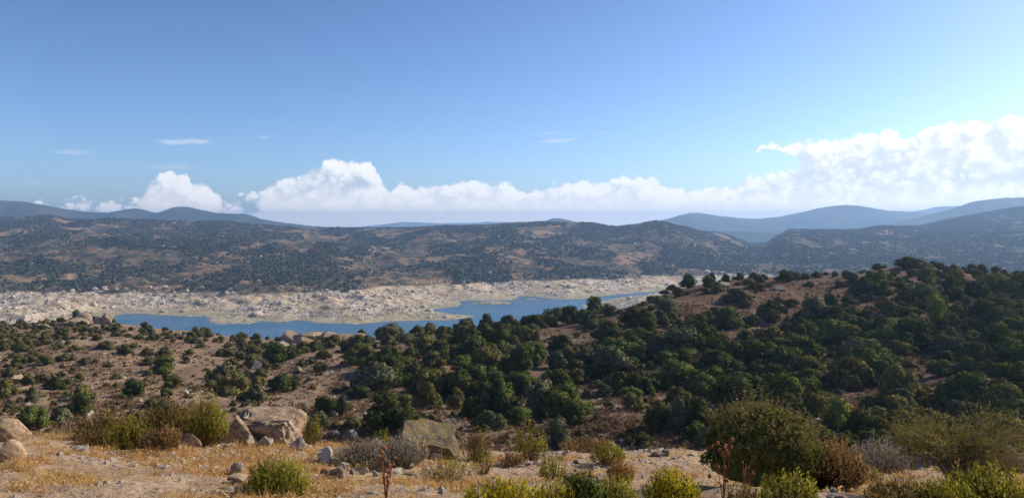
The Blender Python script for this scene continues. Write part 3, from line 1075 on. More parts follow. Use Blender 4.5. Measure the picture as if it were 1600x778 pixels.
BARE = [[(1190, 452), (1300, 432), (1335, 450), (1270, 490), (1185, 530), (1105, 525), (1130, 490)],
        [(1055, 466), (1150, 446), (1185, 455), (1125, 480), (1045, 482)],
        [(945, 505), (1005, 482), (1012, 510), (950, 540), (880, 548)],
        [(850, 512), (905, 508), (885, 548), (845, 605), (812, 592)],
        [(955, 618), (1062, 612), (1010, 640), (1085, 692), (925, 695), (940, 655)],
        [(1455, 595), (1500, 545), (1545, 590), (1570, 640), (1480, 640)],
        [(1500, 510), (1560, 480), (1545, 520), (1500, 545)],
        [(560, 575), (648, 538), (668, 560), (612, 640), (545, 655), (490, 640)],
        [(690, 625), (790, 620), (800, 690), (700, 690)],
        [(1395, 560), (1470, 545), (1470, 590), (1420, 600)],
        [(1320, 615), (1400, 600), (1380, 650), (1325, 660)],
        [(410, 575), (520, 545), (560, 560), (490, 640), (410, 640)]]
ZONES = [  # name used in labels, polygon in the photograph, spacing px, width px at its mean row, chance
    ("on the hilltop skyline", [(990, 480), (1060, 452), (1150, 438), (1300, 428), (1420, 412), (1600, 428), (1600, 445), (1420, 432), (1300, 446), (1150, 456), (1060, 470), (1000, 492)], 22, 1.0),
    ("high on the dark hill below its summit", [(1330, 440), (1600, 440), (1600, 520), (1330, 520)], 23, .97),
    ("on the hillside around the brown heath patch", [(1000, 490), (1330, 445), (1330, 530), (1000, 545)], 24, .97),
    ("in the wood halfway up the hill", [(1000, 540), (1330, 525), (1330, 610), (1000, 615)], 26, .98),
    ("beside the red earth scar", [(1330, 520), (1600, 520), (1600, 640), (1330, 640)], 28, .95),
    ("in the hollow below the hill", [(1000, 612), (1600, 635), (1600, 700), (1000, 700)], 30, .8),
    ("on the spur between lake and dark hill", [(830, 500), (1000, 485), (1000, 560), (830, 570)], 25, .92),
    ("in the wood below the spur", [(830, 570), (1000, 560), (1000, 660), (830, 670)], 27, .95),
    ("along the crest just below the lake water", [(640, 520), (700, 506), (930, 492), (930, 515), (700, 530), (650, 545)], 21, 1.0),
    ("in the thick grove on the middle slope", [(560, 545), (840, 520), (840, 620), (640, 620), (560, 590)], 24, .97),
    ("on the slope above the lichened boulder", [(480, 610), (830, 610), (830, 690), (500, 670)], 28, .72),
    ("around the pale rock outcrop by the lake", [(430, 525), (640, 530), (560, 560), (430, 560)], 19, .6),
    ("in the thicket on the rocky rib", [(340, 555), (500, 545), (520, 600), (400, 630), (330, 610)], 17, .85),
    ("along the ridge top in front of the lake", [(180, 512), (260, 515), (430, 532), (560, 528), (640, 532), (640, 542), (400, 545), (180, 528)], 15, .9),
    ("on the wooded knob by the ridge boulders", [(-10, 500), (190, 498), (190, 520), (-10, 560)], 16, .95),
    ("scattered on the bare brown slope", [(0, 520), (400, 545), (360, 640), (200, 660), (0, 670)], 26, .62),
]
trs = np.random.default_rng(11)


def near_px(n_):
    return None


cand = []
for zname, poly, sp, chance in ZONES:
    xs = [q[0] for q in poly]
    ys = [q[1] for q in poly]
    mine = []
    tries = int((max(xs) - min(xs)) * (max(ys) - min(ys)) / (sp * sp * .5) * 20)
    for _ in range(tries):
        x, y = trs.uniform(min(xs), max(xs)), trs.uniform(min(ys), max(ys))
        if not inside(poly, x, y):
            continue
        bare = any(inside(b, x, y) or inside(b, x, y - 9) or inside(b, x, y - 20) for b in BARE)
        if bare and trs.random() > .035:
            continue
        left_ = x < 560 and "middle" not in zname
        ex = .58 * (np.interp(y, [480, 560, 650], [15, 22, 34]) if left_ else np.interp(y, [430, 500, 600, 690], [20, 28, 39, 48])) * (1.7 if "scattered" in zname else 1.0)
        ey = ex * .5
        if any(((x - a) / ex) ** 2 + ((y - b) / ey) ** 2 < 1 for a, b in mine):
            continue
        mine.append((x, y))
    for x, y in mine:
        if trs.random() < chance:
            cand.append((x, y, sp, zname))
# trees one can pick out by eye in the photograph: (px, py base, width px, height px, tint, own words)
PICK = [
    (118, 497, 20, 17, "dark green", "lone dark round oak standing on the pale boulders of the ridge knob"),
    (1075, 450, 26, 22, "dark green", "first dark oak on the skyline where the hill rises from the lake"),
    (1106, 450, 28, 20, "mid green", "low oak on the skyline beside the flat boulder"),
    (1133, 441, 20, 13, "dark green", "small flat-topped oak standing on the flat skyline boulder"),
    (1112, 436, 12, 16, "dark green", "slim oak rising behind the flat skyline boulder"),
    (1228, 441, 28, 18, "dark green", "broad dark oak alone on the skyline at the edge of the brown heath"),
    (1420, 420, 50, 20, "dark green", "widest oak crown on the highest point of the dark hill"),
    (1296, 485, 24, 26, "mid green", "round oak by itself in the brown heath patch"),
    (1460, 505, 44, 46, "yellow-green", "yellow-green pine-like tree glowing among dark oaks high on the hill"),
    (1315, 672, 54, 46, "yellow-green", "bright yellow-green oak in the hollow behind the big thorny bush"),
    (1030, 672, 44, 40, "dark green", "round dark oak at the lower edge of the bare red patch"),
    (1095, 668, 50, 46, "dark green", "large dark oak in the hollow touching the big thorny bush"),
    (1060, 675, 42, 52, "grey-green", "tall grey-green oak between the two dark oaks in the hollow"),
    (1100, 706, 36, 40, "grey-green", "grey-green bush standing behind the shadow of the big thorny bush"),
    (666, 640, 34, 42, "olive", "upright olive oak alone on the slope above the lichened boulder"),
    (712, 640, 30, 34, "olive", "small olive oak above the bare stony patch"),
    (668, 664, 36, 20, "grey-green", "pale domed bush just behind the lichened boulder"),
    (510, 650, 40, 30, "dark green", "round dark bush behind the great overhanging boulder"),
    (534, 650, 18, 34, "grey-green", "slender pale bush next to the dark bush behind the great boulder"),
    (870, 700, 40, 44, "grey-green", "grey-green oak standing behind the spiky yellow shrub"),
    (890, 506, 36, 28, "dark green", "round dark oak against the lake water on the spur"),
    (760, 506, 20, 22, "dark green", "small dark oak poking up against the lake water"),
    (405, 605, 26, 17, "olive", "low olive bush alone on the bare brown slope below the rib"),
    (85, 610, 30, 22, "dark green", "dark bush beside the red earth track on the bare slope"),
    (50, 628, 34, 26, "grey-green", "largest grey-green bush on the bare slope"),
    (125, 622, 40, 22, "olive", "broad olive bush in the middle of the bare slope"),
]
for (x, y, wpx, hpx, tint, words) in PICK:
    cand = [c for c in cand if not (((c[0] - x) / (wpx * .55)) ** 2 + ((c[1] - y) / (hpx * .4)) ** 2 < 1)]
cols_ = list(TINTS)[:4]
trees = []
PG = ground_many(np.array([q[:2] for q in PICK], float))
CG = ground_many(np.array([q[:2] for q in cand], float))
for (x, y, wpx, hpx, tint, words), g in zip(PICK, PG):
    trees.append(dict(g=g, px=x, py=y, w=wpx * g[1] / F, h=hpx * g[1] / F, tint=tint, words=words))
for (x, y, sp, zname), g in zip(cand, CG):
    left = x < 560 and "middle" not in zname
    wpx_ = np.interp(y, [480, 560, 650], [15, 22, 34]) if left else np.interp(y, [430, 500, 600, 690], [20, 28, 39, 48])
    if 'crest' in zname or 'skyline' in zname or (y < 548 and x < 700):
        wpx_ *= .82
    w_ = wpx_ * float(np.exp(np.clip(trs.normal() * .38 + (-.04 if left else .05) + .5 * float(gnoise(np.array([x / 70.0]), np.array([y / 38.0]), 55)[0]), -.6, .22 if 'crest' in zname or 'ridge' in zname or 'skyline' in zname else .62))) * g[1] / F
    h_ = w_ * trs.uniform(.48, .74)
    p_ = [.3, .3, .3, .1] if left else [.47, .2, .1, .23]
    trees.append(dict(g=g, px=x, py=y, w=w_, h=h_, tint=cols_[trs.choice(4, p=p_)], zone=zname))
for t_ in trees:
    t_["size"] = t_["w"] * F / t_["g"][1]
trees.sort(key=lambda t_: (0 if "words" in t_ else 1, -t_["size"]))
single, rest = trees[:300], trees[300:]
print("TREES", len(trees), len(rest))

NVAR = 14
variants = []
vr = np.random.default_rng(3)
for k in range(NVAR):
    tall = vr.uniform(.5, .8)
    me = make_crown(100 + k, 1.0, tall, int(vr.integers(16, 30)), 1900, vr.uniform(.038, .052))
    me.materials.append(M_LEAF)
    tr_ = make_trunk(200 + k, 1.0, tall)
    tr_.materials.append(M_BARK)
    variants.append((me, tr_, tall))

# labels: what sets each tree apart is its size, its tint and the place it grows
ORD = ["leftmost", "second from left", "third from left", "fourth from left", "fifth from left", "sixth from left", "seventh from left", "eighth from left", "ninth from left", "tenth from left"] + [w_ + " from left" for w_ in "eleventh twelfth thirteenth fourteenth fifteenth sixteenth seventeenth eighteenth nineteenth twentieth".split()]
bucket = {}
for t_ in single:
    if "words" in t_:
        continue
    sz = "large" if t_["size"] > 48 else ("small" if t_["size"] < 36 else "middling")
    t_["sz"] = sz
    bucket.setdefault((t_["zone"], sz, t_["tint"]), []).append(t_)
for (zn, sz, ti), lst in bucket.items():
    lst.sort(key=lambda t_: t_["px"])
    for i, t_ in enumerate(lst):
        if len(lst) == 1:
            t_["words"] = f"only {sz} {ti} oak {zn}"
        else:
            o_ = ORD[i] if i < len(ORD) else "one more to the right"
            t_["words"] = f"{o_} {sz} {ti} oak {zn}"
for i, t_ in enumerate(single):
    me, tr_, tall = variants[i % NVAR]
    root = bpy.data.objects.new("oak_tree", None)
    COL.objects.link(root)
    root.empty_display_size = .3
    g = t_["g"]
    root.location = (g[0], g[1], g[2] - .02 * t_["h"])
    root.rotation_euler = (0, 0, trs.uniform(0, 6.28))
    root.scale = (t_["w"] * trs.uniform(.95, 1.45), t_["w"] * trs.uniform(.85, 1.25), t_["h"] / tall)
    root["label"] = t_["words"]
    root["category"] = "tree"
    root["group"] = "evergreen oaks on the near hills"
    c_ = bpy.data.objects.new("crown", me)
    COL.objects.link(c_)
    c_.parent = root
    k_ = trs.uniform(.8, 1.2)
    c_.color = tuple(q * k_ for q in TINTS[t_["tint"]][:3]) + (1,)
    b_ = bpy.data.objects.new("trunk", tr_)
    COL.objects.link(b_)
    b_.parent = root

M_LEAF_STUFF = mat_leafy("oak_scrub_leaf", (0.026, 0.038, 0.015), (0.055, 0.06, 0.028), 0.15)


def flat_scatter_mesh(name, protos, P, S, R, material, normals=True, **props):
    """copies joined into one mesh"""
    Vs, Qs, k = [], [], 0
    for i in range(len(P)):
        V, Q = protos[i % len(protos)]
        c, s = math.cos(R[i]), math.sin(R[i])
        W_ = V * S[i]
        W_ = np.stack([W_[:, 0] * c - W_[:, 1] * s, W_[:, 0] * s + W_[:, 1] * c, W_[:, 2]], -1) + P[i]
        Vs.append(W_)
        Qs.append(Q + k)
        k += len(V)
    me = mesh_np(name, np.concatenate(Vs), [np.concatenate(Qs)])
    return link(name, me, material, None, kind="stuff", **props)


# scrub too small or too crowded to count, from the same crowns
proto_objs = [o for o in COL.objects if o.name.split('.')[0] == "crown"][:6]
sp_, ss_, sr_ = [], [], []
for t_ in rest:
    sp_.append(t_["g"] - np.array([0, 0, .03]))
    ss_.append((t_["w"], t_["w"], t_["h"] * 1.25))
    sr_.append(trs.uniform(0, 6.28))
for _ in range(4200):          # low cushions and seedlings between the trees
    x, y = trs.uniform(-20, 1620), trs.uniform(445, 700)
    if y < float(curve(CREST, np.array([x]))[0]) + 3:
        continue
    if gnoise(np.array([x / 60.0]), np.array([y / 25.0]), 77)[0] < trs.uniform(-.45, .35):
        continue
    sp_.append((x, y))
    w_ = .35 + .9 * trs.random() ** 2
    ss_.append((w_, w_, w_ * .8))
    sr_.append(trs.uniform(0, 6.28))
SC = np.array([q for q in sp_ if len(q) == 2])
nrest = len(rest)


SCG = ground_many(SC)
P_ = np.concatenate([np.array(sp_[:nrest]).reshape(-1, 3), SCG])
scrub_o = scatter("scrub", P_, np.array(ss_), np.array(sr_), proto_objs, M_LEAF_STUFF, label="low evergreen scrub between the oaks on the near hills", category="scrub")

scrub_o.color = (0.125, 0.115, 0.044, 1)

# ------------------------------------------------------------------ boulders and stones
ROCK_MATS = {"tan": M_ROCK_TAN, "white": M_ROCK_WHITE, "grey": M_ROCK_GREY, "moss": M_ROCK_MOSS, "warm": M_ROCK_WARM}


def rock(name, px, py, wpx, hpx, mat, label, seed, deep=.8, near=True, rz=0.0, tilt=0.0, group=None, cat="rock", **kw):
    """a rock whose base stands at (px, py) of the photograph, wpx x hpx across"""
    g = fg(px, py) if near else ground_at(px, py, 24)
    k = g[1] / F
    sx, sz = wpx * k * .5, hpx * k / 1.36
    sy = sx * deep
    me = rock_mesh(seed, sx * 1.12, sy * 1.12, sz * 1.06, **kw)
    me.materials.append(ROCK_MATS[mat])
    o = link(name, me, None, None, label=label, category=cat)
    o.location = (g[0], g[1] + sy * .6, g[2] + sz * .32)
    o.rotation_euler = (0, tilt, rz)
    if group:
        o["group"] = group
    return o


# the great overhanging block, its leaning slab, the lichened block
rock("boulder", 408, 692, 102, 48, "tan", "great tan boulder with flat pale top and shaded overhanging front", 5, .75, planes=0, rough=.085, sub=6, boxy=.75, crack=.09,
     cuts=[(-.55, -1, -.8, .5), (0, -.1, 1, .72), (1, -.3, .1, .98), (-1, -.2, .8, .92)], cat="boulder")
rock("boulder", 371, 694, 56, 46, "tan", "pointed tan slab leaning against the great boulder", 8, .5, planes=0, rough=.08, sub=5, boxy=.3, crack=.08,
     cuts=[(1, 0, .9, .45), (-1, 0, .55, .6), (0, -1, .35, .35)], cat="boulder", rz=.15)
rock("boulder", 660, 714, 94, 48, "moss", "dark lichened boulder with a slanting top beyond the grey bush", 14, .8, planes=0, rough=.07, sub=6, boxy=.8, crack=.05,
     cuts=[(.34, -.35, 1, .46), (0, -1, -.08, .6), (-1, -.2, .3, .8), (1, -.2, .4, .86)], cat="boulder")
rock("boulder", 6, 690, 60, 32, "warm", "smooth rounded tan boulder at the end of the knoll", 21, .8, lo=.6, hi=.85, planes=4, rough=.05, sub=5, cat="boulder")
rock("boulder", 4, 722, 58, 32, "warm", "lower tan boulder overgrown with dry grass below the smooth one", 22, .7, lo=.55, hi=.8, planes=5, rough=.07, sub=5, cat="boulder")
rock("boulder", 1570, 742, 110, 58, "grey", "grey broken outcrop behind the arching thorn bush", 31, .7, planes=12, rough=.13, sub=5, crack=.1, cat="boulder")
rock("boulder", 1452, 722, 80, 34, "grey", "low grey outcrop beside the lilac-grey dead bush", 32, .6, planes=7, rough=.13, sub=4, cat="boulder")
STONES = [
    (293, 697, 36, 24, "tan", "striped tan stone at the end of the brown brush"), (238, 700, 44, 14, "tan", "long flat tan stone under the brown brush"),
    (275, 703, 15, 12, "white", "small white stone next to the striped tan stone"), (352, 703, 16, 11, "white", "small white stone below the leaning slab"),
    (414, 698, 30, 17, "white", "angular white stone in front of the great boulder"), (384, 699, 28, 16, "tan", "tan stone at the foot of the leaning slab"),
    (463, 704, 24, 24, "white", "tilted flat stone below the great boulder's end"), (504, 724, 30, 30, "white", "bright white slab standing tilted beside the grey bush"),
    (522, 729, 24, 20, "tan", "orange-tan stone leaning on the bright white slab"), (526, 748, 30, 24, "grey", "dark hollowed stone on the crumbling bank"),
    (507, 748, 20, 22, "tan", "upright tan stone beside the dark hollowed stone"), (537, 735, 26, 13, "white", "pale flat stone just above the dark hollowed stone"),
    (567, 741, 16, 12, "white", "small pale stone under the grey bush"), (549, 741, 12, 10, "grey", "small dark stone between two pale stones on the bank"),
    (586, 744, 12, 9, "white", "little white stone near the thistle foot"), (618, 742, 30, 16, "white", "low white stone behind the red thistle"),
    (640, 744, 20, 9, "tan", "flat stone half buried in straw behind the red thistle"), (581, 755, 26, 6, "white", "thin pale slab lying flat on the bank"),
    (640, 732, 14, 12, "tan", "yellowish round stone in the straw by the grey bush"), (680, 719, 20, 12, "white", "white-topped stone at the foot of the lichened boulder"),
    (711, 731, 11, 12, "white", "small white stone standing alone near the lichened boulder"), (120, 710, 36, 18, "white", "rough pitted white stone on the bare knoll"),
    (20, 731, 14, 8, "white", "small white stone lying in the dust below the tan boulders"), (368, 757, 40, 22, "tan", "pale earthy stone behind the rounded green shrub"),
    (372, 742, 26, 22, "grey", "crumbly grey-brown stone above the rounded green shrub"), (350, 768, 24, 10, "white", "flat white stone left of the rounded green shrub"),
    (372, 771, 20, 14, "white", "jagged white stone touching the rounded green shrub"), (884, 713, 20, 9, "white", "white stone at the edge beyond the feathery shrub"),
    (876, 719, 14, 9, "white", "second white stone just below the one on the edge"), (862, 708, 10, 4, "white", "tiny white stone on the very edge"),
    (902, 724, 14, 7, "grey", "grey-white stone near the bright green round shrub"), (912, 707, 14, 4, "white", "thin pale stone on the edge in front of the brown brush"),
    (825, 727, 14, 7, "white", "white pebble heap stone below the spiky yellow shrub"), (812, 730, 10, 6, "grey", "grey pebble below the spiky yellow shrub"), (838, 725, 10, 6, "white", "pale pebble at the right foot of the spiky yellow shrub"),
    (1104, 723, 14, 16, "white", "pointed stone with a white side near the big thorny bush"), (1030, 713, 24, 12, "grey", "dark crumbly stone lump on the edge"), (1040, 712, 14, 15, "grey", "black-brown clod beside the crumbly lump"),
    (1082, 712, 20, 5, "white", "thin pale slab on the edge near the pointed stone"), (1302, 769, 14, 9, "white", "bright white splinter on the path under the brown brush"), (1335, 764, 24, 8, "white", "flat whitish stone under the brown brush"),
    (1316, 781, 20, 9, "grey", "dark stone at the bottom edge of the path"), (1320, 763, 10, 8, "grey", "small grey stone between two white ones on the path"),
    (590, 690, 0, 0, "", ""),
]
for i, (x, y, wpx, hpx, mt, lab) in enumerate(STONES):
    if wpx:
        rock("stone", x, y, wpx, hpx, mt, lab, 300 + i * 3, .7, planes=11, rough=.08, sub=4, crack=.07, boxy=.0, rz=random.Random(i).uniform(-.5, .5), tilt=random.Random(i + 50).uniform(-.25, .25),
             group="stones on the knoll", cat="stone")
HILLROCKS = [
    (64, 514, 36, 10, "pale rounded boulder low on the ridge knob"), (105, 509, 48, 14, "largest pale boulder on the ridge knob"), (128, 502, 24, 14, "boulder under the lone oak on the ridge knob"),
    (150, 500, 26, 14, "tan boulder at the top of the ridge knob"), (149, 508, 18, 14, "square orange-faced boulder on the ridge knob"), (166, 508, 18, 18, "upright boulder at the lakeward end of the ridge knob"), (152, 514, 30, 8, "flat slab at the foot of the ridge knob"),
    (448, 534, 46, 15, "pale boulder at the left end of the lakeside outcrop"), (480, 530, 44, 15, "tallest pale boulder of the lakeside outcrop"), (512, 531, 40, 12, "pale boulder at the right end of the lakeside outcrop"),
    (440, 546, 36, 13, "grey boulder below the lakeside outcrop"), (474, 540, 40, 14, "flat slab under the lakeside outcrop"), (556, 532, 44, 10, "low tan slab along the ridge beyond the outcrop"),
    (398, 578, 20, 16, "grey boulder in the thicket on the rocky rib"), (412, 573, 18, 18, "split pale boulder in the thicket on the rocky rib"), (394, 588, 16, 8, "low stone under the split pale boulder"), (463, 584, 20, 10, "flat boulder at the end of the rocky rib"),
    (22, 600, 40, 14, "pale slab among bushes on the bare slope"), (286, 616, 16, 6, "small white slab on the bare slope"), (42, 638, 30, 8, "pale ledge low on the bare slope"),
    (1129, 448, 36, 10, "flat dark boulder on the hill skyline"), (1219, 455, 20, 10, "round grey boulder at the top of the brown heath"), (1452, 421, 22, 11, "dark rocks on the summit of the hill"), (1438, 418, 16, 10, "small dark rock beside the summit oak"),
    (702, 664, 20, 12, "grey block behind the lichened boulder"), (735, 652, 16, 14, "pale broken rock in the stony patch on the slope"), (545, 688, 30, 18, "pale stone on the earth mound behind the grey bush"), (520, 684, 24, 14, "dark stone on the earth mound behind the grey bush"),
]
for i, (x, y, wpx, hpx, lab) in enumerate(HILLROCKS):
    mt = "grey" if "dark" in lab or "grey" in lab else ("white" if "white" in lab else "tan")
    rock("boulder", x, y, wpx, hpx, mt, lab, 700 + i * 5, .7, near=False, planes=11, rough=.08, sub=4, boxy=.0, group="boulders on the near hills", cat="boulder")


# ------------------------------------------------------------------ shrubs and dry plants of the knoll
def plant_mat(name, cols, transl=.42):
    """leaf or stem colours, uneven from leaf to leaf"""
    m, t, out = new_mat(name)
    g = t.node('ShaderNodeNewGeometry')
    cr = t.node('ShaderNodeValToRGB')
    el_ = cr.color_ramp.elements
    for i, c in enumerate(cols):
        if i < 2:
            e = el_[i]
            e.position = i / (len(cols) - 1)
        else:
            e = el_.new(i / (len(cols) - 1))
        e.color = col4(c)
    if len(cols) > 2:
        for i, c in enumerate(cols):
            el_[i].color = col4(c)
    t.l.new(g.outputs['Random Per Island'], cr.inputs[0])
    d = t.node('ShaderNodeBsdfDiffuse')
    t.l.new(cr.outputs[0], d.inputs[0])
    tr = t.node('ShaderNodeBsdfTranslucent')
    t.l.new(cr.outputs[0], tr.inputs[0])
    mx = t.node('ShaderNodeMixShader')
    mx.inputs[0].default_value = transl
    t.l.new(d.outputs[0], mx.inputs[1])
    t.l.new(tr.outputs[0], mx.inputs[2])
    t.l.new(mx.outputs[0], out.inputs[0])
    return m


PM = {
    "green": plant_mat("broom_green", [(0.22, 0.215, 0.028), (0.34, 0.315, 0.04), (0.48, 0.40, 0.06)]),
    "yellow": plant_mat("flowering_yellow", [(0.22, 0.24, 0.03), (0.55, 0.44, 0.025), (0.70, 0.54, 0.03)]),
    "deep": plant_mat("deep_green", [(0.055, 0.085, 0.02), (0.10, 0.145, 0.03), (0.17, 0.20, 0.04)]),
    "olive": plant_mat("dull_olive", [(0.19, 0.14, 0.045), (0.29, 0.205, 0.065), (0.37, 0.265, 0.085)]),
    "brown": plant_mat("rust_brown", [(0.23, 0.135, 0.052), (0.34, 0.205, 0.08), (0.42, 0.27, 0.115)]),
    "orange": plant_mat("dry_orange", [(0.36, 0.17, 0.05), (0.46, 0.25, 0.085), (0.52, 0.33, 0.13)]),
    "grey": plant_mat("dead_grey", [(0.28, 0.23, 0.165), (0.40, 0.34, 0.25), (0.50, 0.44, 0.33)]),
    "lilac": plant_mat("dead_lilac", [(0.24, 0.19, 0.165), (0.34, 0.28, 0.24), (0.44, 0.38, 0.32)]),
    "straw": plant_mat("straw", [(0.42, 0.22, 0.07), (0.58, 0.34, 0.11), (0.70, 0.46, 0.18)]),
    "pale": plant_mat("pale_straw", [(0.42, 0.27, 0.115), (0.58, 0.39, 0.18), (0.68, 0.50, 0.26)]),
    "stem": plant_mat("brown_stem", [(0.11, 0.06, 0.03), (0.18, 0.10, 0.05)], .05),
    "red": plant_mat("thistle_red", [(0.20, 0.075, 0.035), (0.30, 0.13, 0.06)], .05),
    "bushleaf": plant_mat("thorn_bush_leaf", [(0.085, 0.105, 0.026), (0.15, 0.165, 0.04), (0.24, 0.23, 0.06)], .2),
    "bushtip": plant_mat("thorn_bush_tip", [(0.18, 0.14, 0.05), (0.28, 0.21, 0.08), (0.24, 0.205, 0.065)], .2),
    "thornleaf": plant_mat("sparse_olive_leaf", [(0.13, 0.105, 0.034), (0.20, 0.165, 0.046), (0.28, 0.235, 0.06)], .3),
    "twig": plant_mat("pale_twig", [(0.30, 0.225, 0.15), (0.46, 0.375, 0.27)], .0),
}


def blades(base, tip, bend, width):
    """tapered bent blades: base, tip (n,3); returns verts and tri+quad faces as two tris and one quad per blade"""
    n = len(base)
    mid = (base + tip) * .5 + bend
    d = tip - base
    side = np.cross(d, np.random.default_rng(n).normal(size=(n, 3)))
    side /= np.linalg.norm(side, axis=1, keepdims=True) + 1e-9
    side = side * (width[:, None] if not np.isscalar(width) else width) * .5
    V = np.stack([base - side, base + side, mid + side * .8, mid - side * .8, tip], 1).reshape(-1, 3)
    i = np.arange(n)[:, None] * 5
    return V, i + np.array([[0, 1, 2, 3]]), i + np.array([[3, 2, 4]])


def shrub(name, px, py, wpx, hpx, leaf, label, seed, cat="shrub", stems=130, per=16, lsize=.028, stem="stem", spread=1.0, low=.25, spike=.25, under=None, group=None, lift=0.0):
    """many thin stems fanning up from one root, small narrow leaves up their length"""
    rs = np.random.default_rng(seed)
    g = fg(px, py)
    k = g[1] / F
    w_, h_ = wpx * k, hpx * k
    root = bpy.data.objects.new(name, None)
    COL.objects.link(root)
    root.location = (g[0], g[1], g[2] + lift)
    root.empty_display_size = .2
    root["label"] = label
    root["category"] = cat
    if group:
        root["group"] = group
    thin = .09 if leaf in ('grey', 'lilac') else .15
    if cat == 'shrub':
        per = max(10, int(per * 1.1))
        lsize = lsize * .8
    a = rs.uniform(0, 2 * PI, stems)
    r = np.sqrt(rs.random(stems))
    # outer stems lean out and stay lower, as in a rounded clump
    tipr = r * w_ * .5 * spread
    tiph = h_ * (1 - .48 * r ** 2.2) * rs.uniform(.58, 1.02 + spike * .5, stems)
    tip = np.stack([np.cos(a) * tipr, np.sin(a) * tipr, tiph], -1)
    base = np.stack([np.cos(a) * r * w_ * .13, np.sin(a) * r * w_ * .13, np.full(stems, -.02)], -1)
    bow = np.stack([np.cos(a) * tipr * .22, np.sin(a) * tipr * .22, np.zeros(stems)], -1) - np.array([0, 0, .02])
    V, Q, T = blades(base, tip, bow, np.full(stems, .012 * (w_ + h_)) * .55 + .003)
    link("stems", mesh_np("stems", V, [Q, T]), PM[stem], root)
    # leaves
    n = stems * per
    s = np.repeat(np.arange(stems), per)
    t = rs.uniform(low, 1.02, n)
    t = 1 - (1 - t) * rs.uniform(.5, 1, n)
    b0 = (base + tip) * .5 + bow
    P = (1 - t)[:, None] ** 2 * base[s] + 2 * (t * (1 - t))[:, None] * (2 * b0 - (base + tip) * .5)[s] + (t ** 2)[:, None] * tip[s]
    P = P + rs.normal(size=(n, 3)) * .018 * (w_ + h_) * (1 - .6 * t)[:, None]
    d = (tip - b0)[s]
    d /= np.linalg.norm(d, axis=1, keepdims=True) + 1e-9
    d = d + rs.normal(size=(n, 3)) * .4
    d /= np.linalg.norm(d, axis=1, keepdims=True)
    L = lsize * rs.uniform(.6, 1.9, n) * (.6 + .55 * (w_ + h_))
    side = np.cross(d, rs.normal(size=(n, 3)))
    side /= np.linalg.norm(side, axis=1, keepdims=True)
    side *= (L * thin)[:, None]
    dd = d * L[:, None]
    V = np.stack([P, P + dd * .5 + side, P + dd, P + dd * .5 - side], 1).reshape(-1, 3)
    me = mesh_np("foliage", V, [np.arange(4 * n).reshape(n, 4)])
    outw = P - np.array([0, 0, h_ * .3])
    outw /= np.linalg.norm(outw, axis=1, keepdims=True) + 1e-9
    fn = np.cross(side, dd)
    fn /= np.linalg.norm(fn, axis=1, keepdims=True) + 1e-9
    fn *= np.sign((fn * outw).sum(1, keepdims=True) + 1e-9)
    set_normals(me, np.repeat(outw * .6 + fn * .7, 4, 0))
    f_ = link("foliage", me, PM[leaf], root)
    if under:
        m2 = n // 3
        q = rs.integers(0, stems, m2)
        tt = rs.uniform(.05, .55, m2)
        P2 = base[q] + (tip[q] - base[q]) * tt[:, None] + rs.normal(size=(m2, 3)) * .03 * (w_ + h_)
        V2, Q2 = leaf_quads(P2, rs.normal(size=(m2, 3)), lsize * .9, rs, .35)
        link("dry_leaves", mesh_np("dry_leaves", V2, [Q2]), PM[under], root)
    return root


SH = "green shrubs on the knoll"
# brown brush behind the left stones, with green clumps in it
shrub("bush", 165, 692, 80, 46, "olive", "olive-brown brush at the left end of the thicket", 1, "bush", 260, 16, .03, "stem", 1.1, .1)
shrub("bush", 265, 688, 140, 52, "olive", "broad olive-brown brush in the middle of the thicket", 2, "bush", 420, 18, .03, "stem", 1.1, .1)
shrub("bush", 150, 698, 56, 26, "brown", "low rust-brown tuft at the left foot of the thicket", 3, "bush", 150, 14, .03, "stem", 1.1, .1)
shrub("shrub", 202, 703, 76, 46, "green", "yellow-green shrub in front of the olive-brown thicket", 4, "shrub", 150, 22, .03, "stem", 1.0, .15, .4, "brown", SH)
shrub("bush", 250, 703, 60, 36, "brown", "rust-brown bush joined to the yellow-green shrub", 5, "bush", 200, 16, .03, "stem", 1.1, .1)
shrub("shrub", 325, 698, 66, 72, "green", "tall yellow-green shrub beside the leaning slab", 6, "shrub", 170, 24, .028, "stem", .95, .3, .5, "brown", SH)
shrub("shrub", 488, 697, 28, 50, "green", "narrow green shrub at the far end of the great boulder", 7, "shrub", 60, 22, .03, "stem", 1.0, .2, .5, None, SH)
shrub("shrub", 432, 782, 96, 64, "green", "rounded green shrub alone in the straw", 8, "shrub", 260, 26, .026, "stem", 1.05, .25, .3, "brown", SH)
shrub("bush", 568, 728, 88, 38, "grey", "grey-brown dead bush beside the bright white slab", 9, "bush", 420, 14, .03, "stem", 1.15, .15, .3)
shrub("bush", 628, 724, 78, 38, "grey", "pale grey-green bush in front of the lichened boulder", 10, "bush", 340, 16, .03, "twig", 1.1, .2, .3)
shrub("shrub", 596, 690, 40, 28, "green", "small yellow-green shrub behind the pale grey bush", 11, "shrub", 60, 16, .03, "stem", 1.0, .2, .5, None, SH)
shrub("shrub", 745, 722, 44, 50, "olive", "thin brownish shrub at the right of the lichened boulder", 12, "shrub", 110, 14, .03, "stem", 1.1, .2, .4, None, SH)
shrub("shrub", 755, 740, 34, 42, "green", "wispy green shrub below the thin brownish one", 13, "shrub", 60, 14, .026, "stem", 1.1, .3, .4, None, SH)
shrub("shrub", 700, 748, 84, 30, "green", "low green tuft sprouting from pale straw", 14, "shrub", 90, 12, .026, "stem", 1.1, .3, .4, "pale", SH)
shrub("shrub", 828, 720, 54, 46, "green", "spiky yellow-green shrub on the edge of the knoll", 15, "shrub", 110, 18, .03, "stem", 1.0, .3, .9, "brown", SH)
